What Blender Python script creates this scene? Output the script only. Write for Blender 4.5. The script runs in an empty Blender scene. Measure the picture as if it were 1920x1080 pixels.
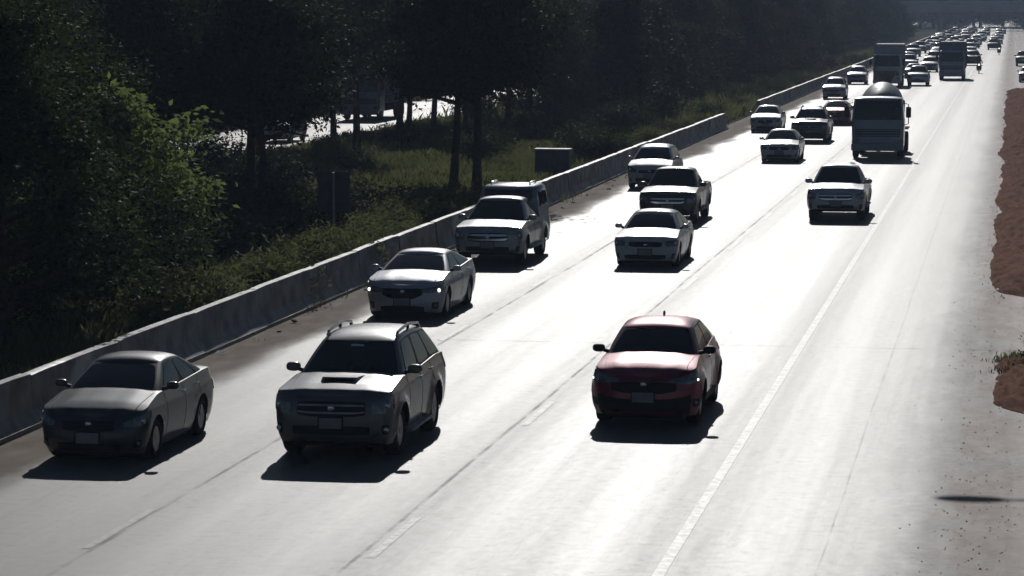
import bpy, bmesh, math, random
import numpy as np
from mathutils import Vector, Matrix, noise as mnoise

random.seed(7)
np.random.seed(7)
scene = bpy.context.scene
COL = scene.collection
PI = math.pi

# ------------------------------------------------------------------ camera
cam_data = bpy.data.cameras.new('camera')
cam = bpy.data.objects.new('camera', cam_data)
COL.objects.link(cam)
scene.camera = cam
cam_data.sensor_width = 36.0
cam_data.lens = 5500.0 / 1920.0 * 36.0
cam_data.clip_start = 0.5
cam_data.clip_end = 9000.0
PITCH, YAW = math.radians(5.5042), math.radians(9.6548)
cam.location = (0, 0, 7.0)
cam.rotation_euler = (math.radians(90) - PITCH, 0, YAW)

# ------------------------------------------------------------------ light
SUN_EL, SUN_AZ = math.radians(27.0), math.radians(7.0)      # azimuth measured to the left of the road
world = bpy.data.worlds.new('World')
scene.world = world
world.use_nodes = True
wn = world.node_tree.nodes
sky = wn.new('ShaderNodeTexSky')
sky.sky_type = 'NISHITA'
sky.sun_disc = False
sky.sun_elevation = SUN_EL
sky.sun_rotation = -SUN_AZ
sky.air_density = 1.0
sky.dust_density = 0.4
sky.ozone_density = 3.0
world.node_tree.links.new(sky.outputs[0], wn['Background'].inputs[0])
wn['Background'].inputs[1].default_value = 0.05
sun_data = bpy.data.lights.new('sun', 'SUN')
sun_data.energy = 5.0
sun_data.angle = math.radians(0.5)
sun_data.color = (1.0, 0.975, 0.94)
sun = bpy.data.objects.new('sun', sun_data)
COL.objects.link(sun)
sun_dir = Vector((-math.sin(SUN_AZ) * math.cos(SUN_EL), math.cos(SUN_AZ) * math.cos(SUN_EL), math.sin(SUN_EL)))
sun.rotation_euler = sun_dir.to_track_quat('Z', 'Y').to_euler()
sun.location = (0, 0, 60)

scene.view_settings.view_transform = 'Standard'
scene.view_settings.look = 'None'
scene.view_settings.exposure = -1.3
scene.view_settings.gamma = 1.0
scene.render.engine = 'CYCLES'
scene.cycles.use_denoising = True
scene.cycles.max_bounces = 4
scene.cycles.diffuse_bounces = 2
scene.cycles.glossy_bounces = 2
scene.cycles.transmission_bounces = 2
scene.cycles.use_adaptive_sampling = True
scene.cycles.adaptive_threshold = 0.04
scene.cycles.adaptive_min_samples = 12
scene.cycles.volume_bounces = 0
scene.cycles.sample_clamp_indirect = 4.0

# ------------------------------------------------------------------ materials
MATS = {}


def new_mat(name):
    m = bpy.data.materials.new(name)
    m.use_nodes = True
    nt = m.node_tree
    b = nt.nodes['Principled BSDF']
    return m, nt, b


def pm(name, c1, c2=None, scale=6.0, rough=0.6, rough2=None, metal=0.0, coat=0.0, coat_rough=0.04, bump=0.0, bscale=40.0,
       spec=0.5, emit=None, estr=0.0, trans=0.0):
    if name in MATS:
        return MATS[name]
    m, nt, b = new_mat(name)
    c2 = c2 or tuple(c * 0.75 for c in c1)
    tc = nt.nodes.new('ShaderNodeTexCoord')
    nz = nt.nodes.new('ShaderNodeTexNoise')
    nz.inputs['Scale'].default_value = scale
    nz.inputs['Detail'].default_value = 6
    nt.links.new(tc.outputs['Object'], nz.inputs['Vector'])
    rp = nt.nodes.new('ShaderNodeValToRGB')
    rp.color_ramp.elements[0].position = 0.35
    rp.color_ramp.elements[1].position = 0.68
    rp.color_ramp.elements[0].color = (*c1, 1)
    rp.color_ramp.elements[1].color = (*c2, 1)
    nt.links.new(nz.outputs[0], rp.inputs[0])
    nt.links.new(rp.outputs[0], b.inputs['Base Color'])
    mr = nt.nodes.new('ShaderNodeMapRange')
    mr.inputs[3].default_value = rough
    mr.inputs[4].default_value = rough2 if rough2 is not None else min(1.0, rough * 1.3)
    mr.inputs[1].default_value = 0.3
    mr.inputs[2].default_value = 0.7
    nt.links.new(nz.outputs[0], mr.inputs[0])
    nt.links.new(mr.outputs[0], b.inputs['Roughness'])
    b.inputs['Metallic'].default_value = metal
    b.inputs['Coat Weight'].default_value = coat
    b.inputs['Coat Roughness'].default_value = coat_rough
    b.inputs['Specular IOR Level'].default_value = spec
    if emit:
        b.inputs['Emission Color'].default_value = (*emit, 1)
        b.inputs['Emission Strength'].default_value = estr
    if bump > 0:
        n2 = nt.nodes.new('ShaderNodeTexNoise')
        n2.inputs['Scale'].default_value = bscale
        n2.inputs['Detail'].default_value = 5
        nt.links.new(tc.outputs['Object'], n2.inputs['Vector'])
        bp = nt.nodes.new('ShaderNodeBump')
        bp.inputs['Strength'].default_value = bump
        bp.inputs['Distance'].default_value = 0.02
        nt.links.new(n2.outputs[0], bp.inputs['Height'])
        nt.links.new(bp.outputs[0], b.inputs['Normal'])
    MATS[name] = m
    return m


def leaf_mat(name, c1, c2, transl=0.35, scale=0.6):
    if name in MATS:
        return MATS[name]
    m, nt, b = new_mat(name)
    tc = nt.nodes.new('ShaderNodeTexCoord')
    nz = nt.nodes.new('ShaderNodeTexNoise')
    nz.inputs['Scale'].default_value = scale
    nz.inputs['Detail'].default_value = 8
    nz.inputs['Roughness'].default_value = 0.7
    nt.links.new(tc.outputs['Object'], nz.inputs['Vector'])
    rp = nt.nodes.new('ShaderNodeValToRGB')
    rp.color_ramp.elements[0].position = 0.35
    rp.color_ramp.elements[1].position = 0.66
    rp.color_ramp.elements[0].color = (*c1, 1)
    rp.color_ramp.elements[1].color = (*c2, 1)
    nt.links.new(nz.outputs[0], rp.inputs[0])
    nt.links.new(rp.outputs[0], b.inputs['Base Color'])
    b.inputs['Roughness'].default_value = 0.7
    b.inputs['Specular IOR Level'].default_value = 0.1
    tr = nt.nodes.new('ShaderNodeBsdfTranslucent')
    nt.links.new(rp.outputs[0], tr.inputs['Color'])
    mx = nt.nodes.new('ShaderNodeMixShader')
    mx.inputs[0].default_value = transl
    nt.links.new(b.outputs[0], mx.inputs[1])
    nt.links.new(tr.outputs[0], mx.inputs[2])
    nt.links.new(mx.outputs[0], nt.nodes['Material Output'].inputs[0])
    MATS[name] = m
    return m


class NG:
    """tiny helper to write node maths"""
    def __init__(self, nt):
        self.nt = nt

    def math(self, op, a, b=None, c=None, clamp=False):
        n = self.nt.nodes.new('ShaderNodeMath')
        n.operation = op
        n.use_clamp = clamp
        for i, v in enumerate((a, b, c)):
            if v is None:
                continue
            if isinstance(v, (int, float)):
                n.inputs[i].default_value = v
            else:
                self.nt.links.new(v, n.inputs[i])
        return n.outputs[0]

    def noise(self, vec, scale, detail=4, rough=0.55):
        n = self.nt.nodes.new('ShaderNodeTexNoise')
        n.inputs['Scale'].default_value = scale
        n.inputs['Detail'].default_value = detail
        n.inputs['Roughness'].default_value = rough
        self.nt.links.new(vec, n.inputs['Vector'])
        return n.outputs[0]

    def ramp(self, fac, stops):
        n = self.nt.nodes.new('ShaderNodeValToRGB')
        cr = n.color_ramp
        while len(cr.elements) < len(stops):
            cr.elements.new(0.5)
        for e, (p, c) in zip(cr.elements, stops):
            e.position = p
            e.color = (*c, 1) if isinstance(c, tuple) else (c, c, c, 1)
        self.nt.links.new(fac, n.inputs[0])
        return n.outputs[0]

    def mapping(self, vec, sc):
        n = self.nt.nodes.new('ShaderNodeMapping')
        n.inputs['Scale'].default_value = sc
        self.nt.links.new(vec, n.inputs['Vector'])
        return n.outputs[0]

    def mix(self, fac, a, b):
        n = self.nt.nodes.new('ShaderNodeMix')
        n.data_type = 'RGBA'
        for sock, v in ((n.inputs[0], fac), (n.inputs[6], a), (n.inputs[7], b)):
            if isinstance(v, (int, float)):
                sock.default_value = v
            elif isinstance(v, tuple):
                sock.default_value = (*v, 1)
            else:
                self.nt.links.new(v, sock)
        return n.outputs[2]

    def step(self, v, lo, hi):
        n = self.nt.nodes.new('ShaderNodeMapRange')
        n.interpolation_type = 'SMOOTHSTEP'
        n.inputs[1].default_value = lo
        n.inputs[2].default_value = hi
        self.nt.links.new(v, n.inputs[0])
        return n.outputs[0]


def road_material():
    m, nt, b = new_mat('worn_road')
    g = NG(nt)
    tc = nt.nodes.new('ShaderNodeTexCoord').outputs['Object']
    sx = nt.nodes.new('ShaderNodeSeparateXYZ')
    nt.links.new(tc, sx.inputs[0])
    X, Y = sx.outputs[0], sx.outputs[1]
    big = g.noise(g.mapping(tc, (1.0, 0.22, 1)), 0.5, 5)
    streak = g.noise(g.mapping(tc, (3.2, 0.035, 1)), 1.0, 7, 0.62)
    grain = g.noise(tc, 26.0, 5, 0.8)
    mott = g.noise(tc, 5.0, 8, 0.75)
    patch = g.noise(g.mapping(tc, (1.0, 0.35, 1)), 2.2, 6, 0.65)
    # lane fraction: lines at -15.45, -11.7, -7.95, -4.2, -0.45
    u = g.math('FRACT', g.math('DIVIDE', g.math('ADD', X, 15.45), 3.75))
    wear = g.ramp(u, [(0.0, 0.0), (0.12, 0.25), (0.27, 1.0), (0.48, 0.55), (0.73, 1.0), (0.88, 0.25), (1.0, 0.0)])
    # dusty verges on both sides, ragged edges
    wob = g.math('MULTIPLY', g.math('SUBTRACT', big, 0.5), 2.2)
    dl = g.step(g.math('ADD', X, wob), -14.1, -15.1)
    dr = g.step(g.math('ADD', X, g.math('MULTIPLY', wob, 0.35)), -2.5, -0.2)
    dust = g.math('MAXIMUM', g.math('MULTIPLY', dl, g.math('MULTIPLY_ADD', patch, 0.6, 0.62)), g.math('MULTIPLY', dr, g.math('MULTIPLY_ADD', patch, 0.3, 0.28)), clamp=True)
    # joints
    def joint(x0, w):
        d = g.math('ABSOLUTE', g.math('ADD', g.math('SUBTRACT', X, x0), g.math('MULTIPLY', g.math('SUBTRACT', big, 0.5), 0.12)))
        return g.step(d, w, w * 0.35)
    jn = g.math('MAXIMUM', joint(-11.62, 0.05), g.math('MAXIMUM', joint(-8.12, 0.045), g.math('MULTIPLY', joint(-2.3, 0.02), 0.5)))
    ty = g.math('ABSOLUTE', g.math('SUBTRACT', g.math('FRACT', g.math('DIVIDE', g.math('ADD', Y, 39.8), 40.0)), 0.5))
    jt = g.math('MULTIPLY', g.step(ty, 0.0022, 0.0010), 0.6)
    jn = g.math('MULTIPLY', g.math('MULTIPLY', g.math('MAXIMUM', jn, jt), g.step(patch, 0.35, 0.65)), 0.55)
    base = g.mix(g.step(streak, 0.3, 0.7), (0.115, 0.113, 0.108), (0.175, 0.172, 0.163))
    base = g.mix(g.step(mott, 0.5, 0.75), base, (0.085, 0.083, 0.08))
    base = g.mix(g.step(grain, 0.52, 0.8), base, (0.21, 0.205, 0.195))
    base = g.mix(dl, base, (0.21, 0.165, 0.125))
    base = g.mix(g.math('MULTIPLY', dr, g.math('MULTIPLY_ADD', patch, 0.6, 0.5), clamp=True), base, g.mix(g.step(big, 0.4, 0.6), (0.33, 0.31, 0.285), (0.26, 0.24, 0.215)))
    rd = g.step(g.math('MULTIPLY_ADD', g.math('SUBTRACT', g.noise(tc, 1.3, 8, 0.7), 0.5), 1.6, X), -1.05, -0.45)
    rd = g.math('MULTIPLY', rd, g.step(g.noise(g.mapping(tc, (1, .4, 1)), 0.8, 5, 0.6), 0.33, 0.55))
    base = g.mix(g.math('MULTIPLY', rd, 0.85), base, (0.22, 0.135, 0.105))
    fine = g.step(g.noise(tc, 7.0, 8, 0.75), 0.50, 0.68)
    base = g.mix(g.math('MULTIPLY', fine, g.math('MULTIPLY', dr, 0.55)), base, (0.11, 0.10, 0.09))
    base = g.mix(jn, base, (0.035, 0.034, 0.034))
    nt.links.new(base, b.inputs['Base Color'])
    r = g.math('MULTIPLY_ADD', wear, -0.06, 0.568)
    r = g.math('MULTIPLY_ADD', streak, 0.10, g.math('SUBTRACT', r, 0.05))
    r = g.math('MULTIPLY_ADD', g.math('SUBTRACT', patch, 0.5), 0.03, r)
    r = g.math('MULTIPLY_ADD', g.math('SUBTRACT', grain, 0.5), 0.22, r)
    r = g.math('MULTIPLY_ADD', g.math('SUBTRACT', mott, 0.5), 0.16, r)
    r = g.math('MULTIPLY_ADD', dust, 0.35, r, clamp=True)
    r = g.math('MULTIPLY_ADD', jn, 0.2, r, clamp=True)
    nt.links.new(r, b.inputs['Roughness'])
    sp = g.math('MULTIPLY_ADD', g.math('MAXIMUM', dust, g.math('MULTIPLY', jn, 0.7)), -0.42, 0.5, clamp=True)
    nt.links.new(sp, b.inputs['Specular IOR Level'])
    bp = nt.nodes.new('ShaderNodeBump')
    bp.inputs['Strength'].default_value = 0.4
    bp.inputs['Distance'].default_value = 0.006
    nt.links.new(grain, bp.inputs['Height'])
    nt.links.new(bp.outputs[0], b.inputs['Normal'])
    return m


def soil_material(name, c1, c2, c3, scale=1.2):
    m, nt, b = new_mat(name)
    g = NG(nt)
    tc = nt.nodes.new('ShaderNodeTexCoord').outputs['Object']
    n1 = g.noise(tc, scale, 8, 0.65)
    n2 = g.noise(tc, scale * 9, 6, 0.7)
    c = g.mix(g.step(n1, 0.35, 0.65), c1, c2)
    c = g.mix(g.step(n2, 0.55, 0.75), c, c3)
    nt.links.new(c, b.inputs['Base Color'])
    b.inputs['Roughness'].default_value = 1.0
    b.inputs['Specular IOR Level'].default_value = 0.05
    bp = nt.nodes.new('ShaderNodeBump')
    bp.inputs['Strength'].default_value = 0.7
    bp.inputs['Distance'].default_value = 0.04
    nt.links.new(n2, bp.inputs['Height'])
    nt.links.new(bp.outputs[0], b.inputs['Normal'])
    return m


M_ROAD = road_material()
M_SOIL_RED = soil_material('red_soil', (0.32, 0.155, 0.10), (0.21, 0.10, 0.072), (0.38, 0.23, 0.165), 1.6)
M_GROUND = soil_material('verge_ground', (0.055, 0.065, 0.028), (0.075, 0.06, 0.038), (0.05, 0.07, 0.02), 0.5)
M_CONC = soil_material('side_road_concrete', (0.20, 0.185, 0.165), (0.26, 0.24, 0.215), (0.15, 0.14, 0.125), 0.9)
M_BARRIER = pm('barrier_concrete', (0.21, 0.21, 0.22), (0.095, 0.095, 0.105), 2.2, 0.48, 0.62, bump=0.4, bscale=14, spec=0.5)
M_LINE = pm('road_paint', (0.42, 0.42, 0.405), (0.20, 0.20, 0.19), 6.5, 0.515, 0.575)
M_DASH = pm('worn_road_paint', (0.26, 0.26, 0.25), (0.15, 0.148, 0.142), 7.0, 0.53, 0.59)
M_BARK = pm('bark', (0.075, 0.06, 0.05), (0.04, 0.032, 0.028), 4.0, 0.95, bump=0.9, bscale=9, spec=0.1)
M_GLASS = pm('car_glass', (0.012, 0.014, 0.017), (0.02, 0.022, 0.026), 3.0, 0.03, 0.07, spec=0.55)
M_TRIM = pm('black_trim', (0.012, 0.012, 0.013), (0.02, 0.02, 0.02), 10, 0.5, 0.7, spec=0.3)
M_RUB = pm('tyre_rubber', (0.018, 0.018, 0.018), (0.03, 0.028, 0.026), 12, 0.85, 0.95, spec=0.2)
M_RIM = pm('wheel_alloy', (0.42, 0.42, 0.43), (0.3, 0.3, 0.3), 9, 0.32, 0.5, metal=0.9)
M_CHROME = pm('chrome', (0.7, 0.7, 0.71), (0.55, 0.55, 0.56), 9, 0.12, 0.25, metal=1.0)
M_LAMP = pm('lamp_glass', (0.22, 0.23, 0.25), (0.12, 0.12, 0.13), 14, 0.08, 0.15, metal=0.35, coat=1.0)
M_LAMP_ON = pm('lit_lamp', (0.9, 0.9, 0.88), (0.9, 0.9, 0.85), 5, 0.3, emit=(1, 0.97, 0.9), estr=6.0)
M_AMBER = pm('amber_lens', (0.45, 0.17, 0.03), (0.4, 0.14, 0.02), 8, 0.15, coat=1.0)
M_PLATE = pm('plate_white', (0.28, 0.28, 0.28), (0.20, 0.20, 0.19), 8, 0.5)
M_UNDER = pm('underbody', (0.012, 0.012, 0.012), (0.02, 0.018, 0.016), 6, 0.9, 1.0, spec=0.1)
M_STICK = pm('sticker_white', (0.7, 0.7, 0.7), (0.6, 0.6, 0.6), 10, 0.5)
M_STEEL = pm('galvanised_steel', (0.32, 0.33, 0.34), (0.24, 0.25, 0.26), 5, 0.45, 0.6, metal=0.6)


def paint(name, col, metal=0.0, rough=0.32, dirt=0.25):
    """car paint with clear coat and a thin uneven film of road dust"""
    if name in MATS:
        return MATS[name]
    m, nt, b = new_mat(name)
    g = NG(nt)
    tc = nt.nodes.new('ShaderNodeTexCoord').outputs['Object']
    n1 = g.noise(tc, 2.3, 8, 0.65)
    n2 = g.noise(tc, 30.0, 3, 0.6)
    d = g.math('MULTIPLY', g.step(n1, 0.42, 0.72), dirt)
    d = g.math('MULTIPLY_ADD', g.step(n2, 0.55, 0.8), dirt * 0.4, d, clamp=True)
    c = g.mix(d, col, (0.20, 0.185, 0.16))
    nt.links.new(c, b.inputs['Base Color'])
    b.inputs['Metallic'].default_value = metal
    nt.links.new(g.math('MULTIPLY_ADD', d, 0.5, rough, clamp=True), b.inputs['Roughness'])
    b.inputs['Coat Weight'].default_value = 1.0
    nt.links.new(g.math('MULTIPLY_ADD', d, 0.15, 0.13), b.inputs['Coat Roughness'])
    MATS[name] = m
    return m


P_GREY = paint('paint_dark_grey', (0.04, 0.043, 0.048), 0.55, 0.48, 0.25)
P_SILVER = paint('paint_silver', (0.34, 0.345, 0.355), 0.75, 0.48, 0.2)
P_BRONZE = paint('paint_grey_bronze', (0.125, 0.125, 0.128), 0.65, 0.48, 0.2)
P_WHITE = paint('paint_white', (0.50, 0.51, 0.53), 0.0, 0.35, 0.20)
P_PEARL = paint('paint_pearl', (0.44, 0.46, 0.50), 0.5, 0.47, 0.2)
P_RED = paint('paint_red', (0.23, 0.010, 0.03), 0.4, 0.36, 0.08)
P_BLACK = paint('paint_black', (0.012, 0.012, 0.014), 0.1, 0.34, 0.2)
P_BLUE = paint('paint_deep_blue', (0.045, 0.065, 0.12), 0.1, 0.4, 0.3)
P_NAVY = paint('paint_blue_grey', (0.19, 0.25, 0.35), 0.2, 0.4, 0.3)
P_ORANGE = paint('paint_orange', (0.45, 0.12, 0.02), 0.0, 0.4, 0.25)


# ------------------------------------------------------------------ mesh helpers
def mesh_from(name, verts, faces, smooth=True, angle=40.0, weld=False):
    me = bpy.data.meshes.new(name)
    me.from_pydata([tuple(v) for v in verts], [], faces)
    if weld:
        bm = bmesh.new()
        bm.from_mesh(me)
        bmesh.ops.remove_doubles(bm, verts=bm.verts, dist=2e-4)
        bmesh.ops.dissolve_degenerate(bm, dist=1e-5, edges=bm.edges)
        bmesh.ops.recalc_face_normals(bm, faces=bm.faces)
        bm.to_mesh(me)
        bm.free()
    me.update()
    if smooth and len(me.polygons):
        me.polygons.foreach_set('use_smooth', [True] * len(me.polygons))
        me.set_sharp_from_angle(angle=math.radians(angle))
    return me


def obj(name, me, mat=None, parent=None, loc=(0, 0, 0), by_object=False):
    o = bpy.data.objects.new(name, me)
    COL.objects.link(o)
    if mat is not None:
        if not me.materials:
            me.materials.append(mat)
        if by_object:
            o.material_slots[0].link = 'OBJECT'
            o.material_slots[0].material = mat
    if parent is not None:
        o.parent = parent
    o.location = loc
    return o


def empty(name, loc=(0, 0, 0), rz=0.0):
    o = bpy.data.objects.new(name, None)
    o.empty_display_size = 0.3
    COL.objects.link(o)
    o.location = loc
    o.rotation_euler = (0, 0, rz)
    return o


def tag(o, label=None, cat=None, group=None, kind=None):
    if label:
        o['label'] = label
    if cat:
        o['category'] = cat
    if group:
        o['group'] = group
    if kind:
        o['kind'] = kind
    return o


KIDS = {}


FAR_PARTS = ('body', 'cabin_shell', 'windshield', 'side_window', 'headlight', 'wheel', 'underbody', 'mirror', 'roof_rail', 'grille')


def copy_tree(o, parent=None, paint_to=None, far=False):
    c = o.copy()
    COL.objects.link(c)
    c.parent = parent
    if paint_to is not None and c.type == 'MESH':
        for s in c.material_slots:
            if s.link == 'OBJECT':
                s.material = paint_to
    for ch in o.children:
        if far and (parent is not None or ch.name.split('.')[0] not in FAR_PARTS):
            continue
        copy_tree(ch, c, paint_to, far)
    return c


class MB:
    """collects shapes into one mesh"""
    def __init__(self):
        self.v, self.f = [], []

    def add(self, verts, faces):
        n = len(self.v)
        self.v += [tuple(p) for p in verts]
        self.f += [tuple(i + n for i in fc) for fc in faces]
        return self

    def box(self, c, s, r=0.0, rot=None):
        """box with chamfered edges, centre c, size s"""
        hx, hy, hz = s[0] / 2, s[1] / 2, s[2] / 2
        r = min(r, hx * 0.9, hy * 0.9, hz * 0.9)
        if r <= 0:
            vs = [Vector((x * hx, y * hy, z * hz)) for z in (-1, 1) for y in (-1, 1) for x in (-1, 1)]
            fs = [(0, 2, 3, 1), (4, 5, 7, 6), (0, 1, 5, 4), (2, 6, 7, 3), (0, 4, 6, 2), (1, 3, 7, 5)]
        else:
            vs, idx = [], {}
            for sx in (-1, 1):
                for sy in (-1, 1):
                    for sz in (-1, 1):
                        for ax in range(3):
                            p = [sx * (hx - r), sy * (hy - r), sz * (hz - r)]
                            p[ax] = (sx * hx, sy * hy, sz * hz)[ax]
                            idx[(sx, sy, sz, ax)] = len(vs)
                            vs.append(Vector(p))
            fs = []
            for ax in range(3):
                o1, o2 = [a for a in range(3) if a != ax]
                for s0 in (-1, 1):
                    q = []
                    for s1, s2 in ((-1, -1), (1, -1), (1, 1), (-1, 1)):
                        k = [0, 0, 0]
                        k[ax], k[o1], k[o2] = s0, s1, s2
                        q.append(idx[(*k, ax)])
                    fs.append(tuple(q))
            for a1 in range(3):
                for a2 in range(a1 + 1, 3):
                    a3 = 3 - a1 - a2
                    for s1 in (-1, 1):
                        for s2 in (-1, 1):
                            k1, k2 = [0, 0, 0], [0, 0, 0]
                            k1[a1] = k2[a1] = s1
                            k1[a2] = k2[a2] = s2
                            k1[a3], k2[a3] = -1, 1
                            fs.append((idx[(*k1, a1)], idx[(*k2, a1)], idx[(*k2, a2)], idx[(*k1, a2)]))
            for sx in (-1, 1):
                for sy in (-1, 1):
                    for sz in (-1, 1):
                        fs.append(tuple(idx[(sx, sy, sz, a)] for a in range(3)))
        if rot is not None:
            vs = [rot @ v for v in vs]
        c = Vector(c)
        return self.add([v + c for v in vs], fs)

    def tube(self, pts, radii, n=8, caps=True):
        pts = [Vector(p) for p in pts]
        if isinstance(radii, (int, float)):
            radii = [radii] * len(pts)
        vs, fs = [], []
        ref = Vector((0.13, 0.31, 0.94))
        for i, p in enumerate(pts):
            d = (pts[min(i + 1, len(pts) - 1)] - pts[max(i - 1, 0)]).normalized()
            a = d.cross(ref)
            if a.length < 1e-3:
                a = d.cross(Vector((1, 0, 0)))
            a.normalize()
            bb = d.cross(a)
            for k in range(n):
                t = 2 * PI * k / n
                vs.append(p + (a * math.cos(t) + bb * math.sin(t)) * radii[i])
        for i in range(len(pts) - 1):
            for k in range(n):
                fs.append((i * n + k, i * n + (k + 1) % n, (i + 1) * n + (k + 1) % n, (i + 1) * n + k))
        if caps:
            fs.append(tuple(range(n - 1, -1, -1)))
            m = (len(pts) - 1) * n
            fs.append(tuple(m + k for k in range(n)))
        return self.add(vs, fs)

    def lathe(self, prof, n=24, axis='X', c=(0, 0, 0), rot=None):
        """prof: (along axis, radius)"""
        vs, fs = [], []
        for a, r in prof:
            for k in range(n):
                t = 2 * PI * k / n
                p = Vector((a, r * math.cos(t), r * math.sin(t)))
                if axis == 'Y':
                    p = Vector((p.y, p.x, p.z))
                elif axis == 'Z':
                    p = Vector((p.y, p.z, p.x))
                vs.append(p)
        for i in range(len(prof) - 1):
            for k in range(n):
                fs.append((i * n + k, i * n + (k + 1) % n, (i + 1) * n + (k + 1) % n, (i + 1) * n + k))
        fs.append(tuple(range(n)))
        fs.append(tuple((len(prof) - 1) * n + k for k in range(n - 1, -1, -1)))
        if rot is not None:
            vs = [rot @ v for v in vs]
        return self.add([v + Vector(c) for v in vs], fs)

    def ball(self, c, s, e=1.0, n=10, m=7):
        """superellipsoid"""
        vs, fs = [], []
        pw = lambda x: math.copysign(abs(x) ** e, x)
        for i in range(m + 1):
            ph = -PI / 2 + PI * i / m
            for k in range(n):
                t = 2 * PI * k / n
                vs.append(Vector((c[0] + s[0] * pw(math.cos(ph)) * pw(math.cos(t)), c[1] + s[1] * pw(math.cos(ph)) * pw(math.sin(t)),
                                  c[2] + s[2] * pw(math.sin(ph)))))
        for i in range(m):
            for k in range(n):
                fs.append((i * n + k, i * n + (k + 1) % n, (i + 1) * n + (k + 1) % n, (i + 1) * n + k))
        return self.add(vs, fs)

    def mesh(self, name, smooth=True, angle=40, weld=True):
        return mesh_from(name, self.v, self.f, smooth, angle, weld)

    def build(self, name, mat, parent=None, smooth=True, angle=40, loc=(0, 0, 0), by_object=False, weld=True):
        return obj(name, self.mesh(name, smooth, angle, weld), mat, parent, loc, by_object)


def sheet(name, x0, x1, y0, y1, z, mat, nx=1, ny=1):
    vs = [(x0 + (x1 - x0) * i / nx, y0 + (y1 - y0) * j / ny, z) for j in range(ny + 1) for i in range(nx + 1)]
    fs = [(j * (nx + 1) + i, j * (nx + 1) + i + 1, (j + 1) * (nx + 1) + i + 1, (j + 1) * (nx + 1) + i) for j in range(ny) for i in range(nx)]
    return obj(name, mesh_from(name, vs, fs, False), mat)


# ------------------------------------------------------------------ the setting: ground, roads
tag(sheet('ground', -3500, 3500, -300, 6000, -0.06, M_GROUND), kind='structure')
tag(sheet('main_road', -16.4, 3.0, -60, 1500, 0.0, M_ROAD, 1, 40), kind='structure')
front = tag(sheet('side_road', -12.0, -4.3, -60, 1500, -0.03, M_ROAD, 1, 40), kind='structure')
front.location.x = -31.2
tag(sheet('concrete_apron', 2.9, 40, -60, 1500, -0.012, M_CONC, 1, 20), kind='structure')


def road_mark(name, x0, x1, y0, y1, mat=None):
    o = sheet(name, x0, x1, y0, y1, 0.005, mat or M_LINE)
    tag(o, kind='structure')
    return o


road_mark('lane_line', -4.28, -4.13, 30, 620)
for x in (-7.95, -11.72):
    for i in range(26):
        y = 36 + i * 12.0
        road_mark('lane_dash', x - 0.06, x + 0.06, y, y + 3.0, M_DASH)


# loose stones on the right verge: far too many to count
def stones(name, n, label, seed):
    rs = np.random.RandomState(seed)
    V, F = [], []
    for i in range(n):
        y = 33 + 70 * rs.rand() ** 1.5
        x = -.35 + .45 * rs.randn()
        r = .004 + .016 * rs.rand() ** 3
        a = rs.rand() * 6.28
        b = len(V)
        for k in range(4):
            rr_ = r * rs.uniform(.7, 1.3)
            V.append((x + rr_ * math.cos(a + k * 1.57), y + rr_ * math.sin(a + k * 1.57), .001))
        V.append((x + r * .2 * rs.randn(), y + r * .2 * rs.randn(), r * rs.uniform(.6, 1.1)))
        F += [(b + k, b + (k + 1) % 4, b + 4) for k in range(4)]
    o = obj(name, mesh_from(name, V, F, False), M_CONC)
    tag(o, label, 'gravel', None, 'stuff')


stones('gravel', 1700, 'loose gravel scattered along the right edge of the road', 9)


# bank of red soil along the right edge: real relief with ragged outline
def soil_mound(name, y0, y1, x_in, width, hgt, seed):
    rnd = np.random.RandomState(seed)
    fbm = lambda t: mnoise.fractal(Vector((t, seed * 3.3, .5)), .8, 2.1, 5)
    nx, ny = 40, max(20, int((y1 - y0) / 0.12))
    ny = min(ny, 640)
    ph = rnd.uniform(0, 6.28, 12)
    vs = []
    for j in range(ny + 1):
        v = j / ny
        y = y0 + (y1 - y0) * v
        endt = min(1, min(v, 1 - v) * (y1 - y0) / 2.0)
        endt = math.sin(endt * PI / 2)
        xin = x_in(y) + (1 - endt) * 0.9 + 0.26 * fbm(y * .09 + seed) + 0.02 * fbm(y * .55 + 7 * seed)
        for i in range(nx + 1):
            u = i / nx
            x = xin + width * u ** 1.4
            h = hgt * (1 - math.exp(-1.3 * u ** 1.4 * width)) * endt
            h *= 0.8 + 0.5 * mnoise.fractal(Vector((x * .8, y * .5, seed)), .9, 2.1, 5)
            h += (0.10 * mnoise.fractal(Vector((x * 5, y * 2.2, seed)), .7, 2.2, 5) + 0.010 * rnd.randn()) * min(1, u * 8) * endt
            vs.append((x, y, -0.03 if i == 0 else max(-0.02, h)))
    fs = [(j * (nx + 1) + i, j * (nx + 1) + i + 1, (j + 1) * (nx + 1) + i + 1, (j + 1) * (nx + 1) + i) for j in range(ny) for i in range(nx)]
    o = obj(name, mesh_from(name, vs, fs, True, 70), M_SOIL_RED)
    tag(o, kind='structure')
    return o


soil_mound('red_soil_bank', 71.0, 245.0, lambda y: -0.42 + 0.15 * math.exp(-((y - 72) / 5) ** 2), 3.0, 0.42, 3)
soil_mound('red_soil_bank', 50.3, 59.5, lambda y: -0.40, 3.0, 0.34, 5)


# ------------------------------------------------------------------ cars
def smooth_interp(pts, w=0.07):
    xs = [p[0] for p in pts]
    ys = [p[1] for p in pts]

    def f(x):
        return (np.interp(x - w, xs, ys) + 2 * np.interp(x, xs, ys) + np.interp(x + w, xs, ys)) / 4.0
    return f


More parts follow.
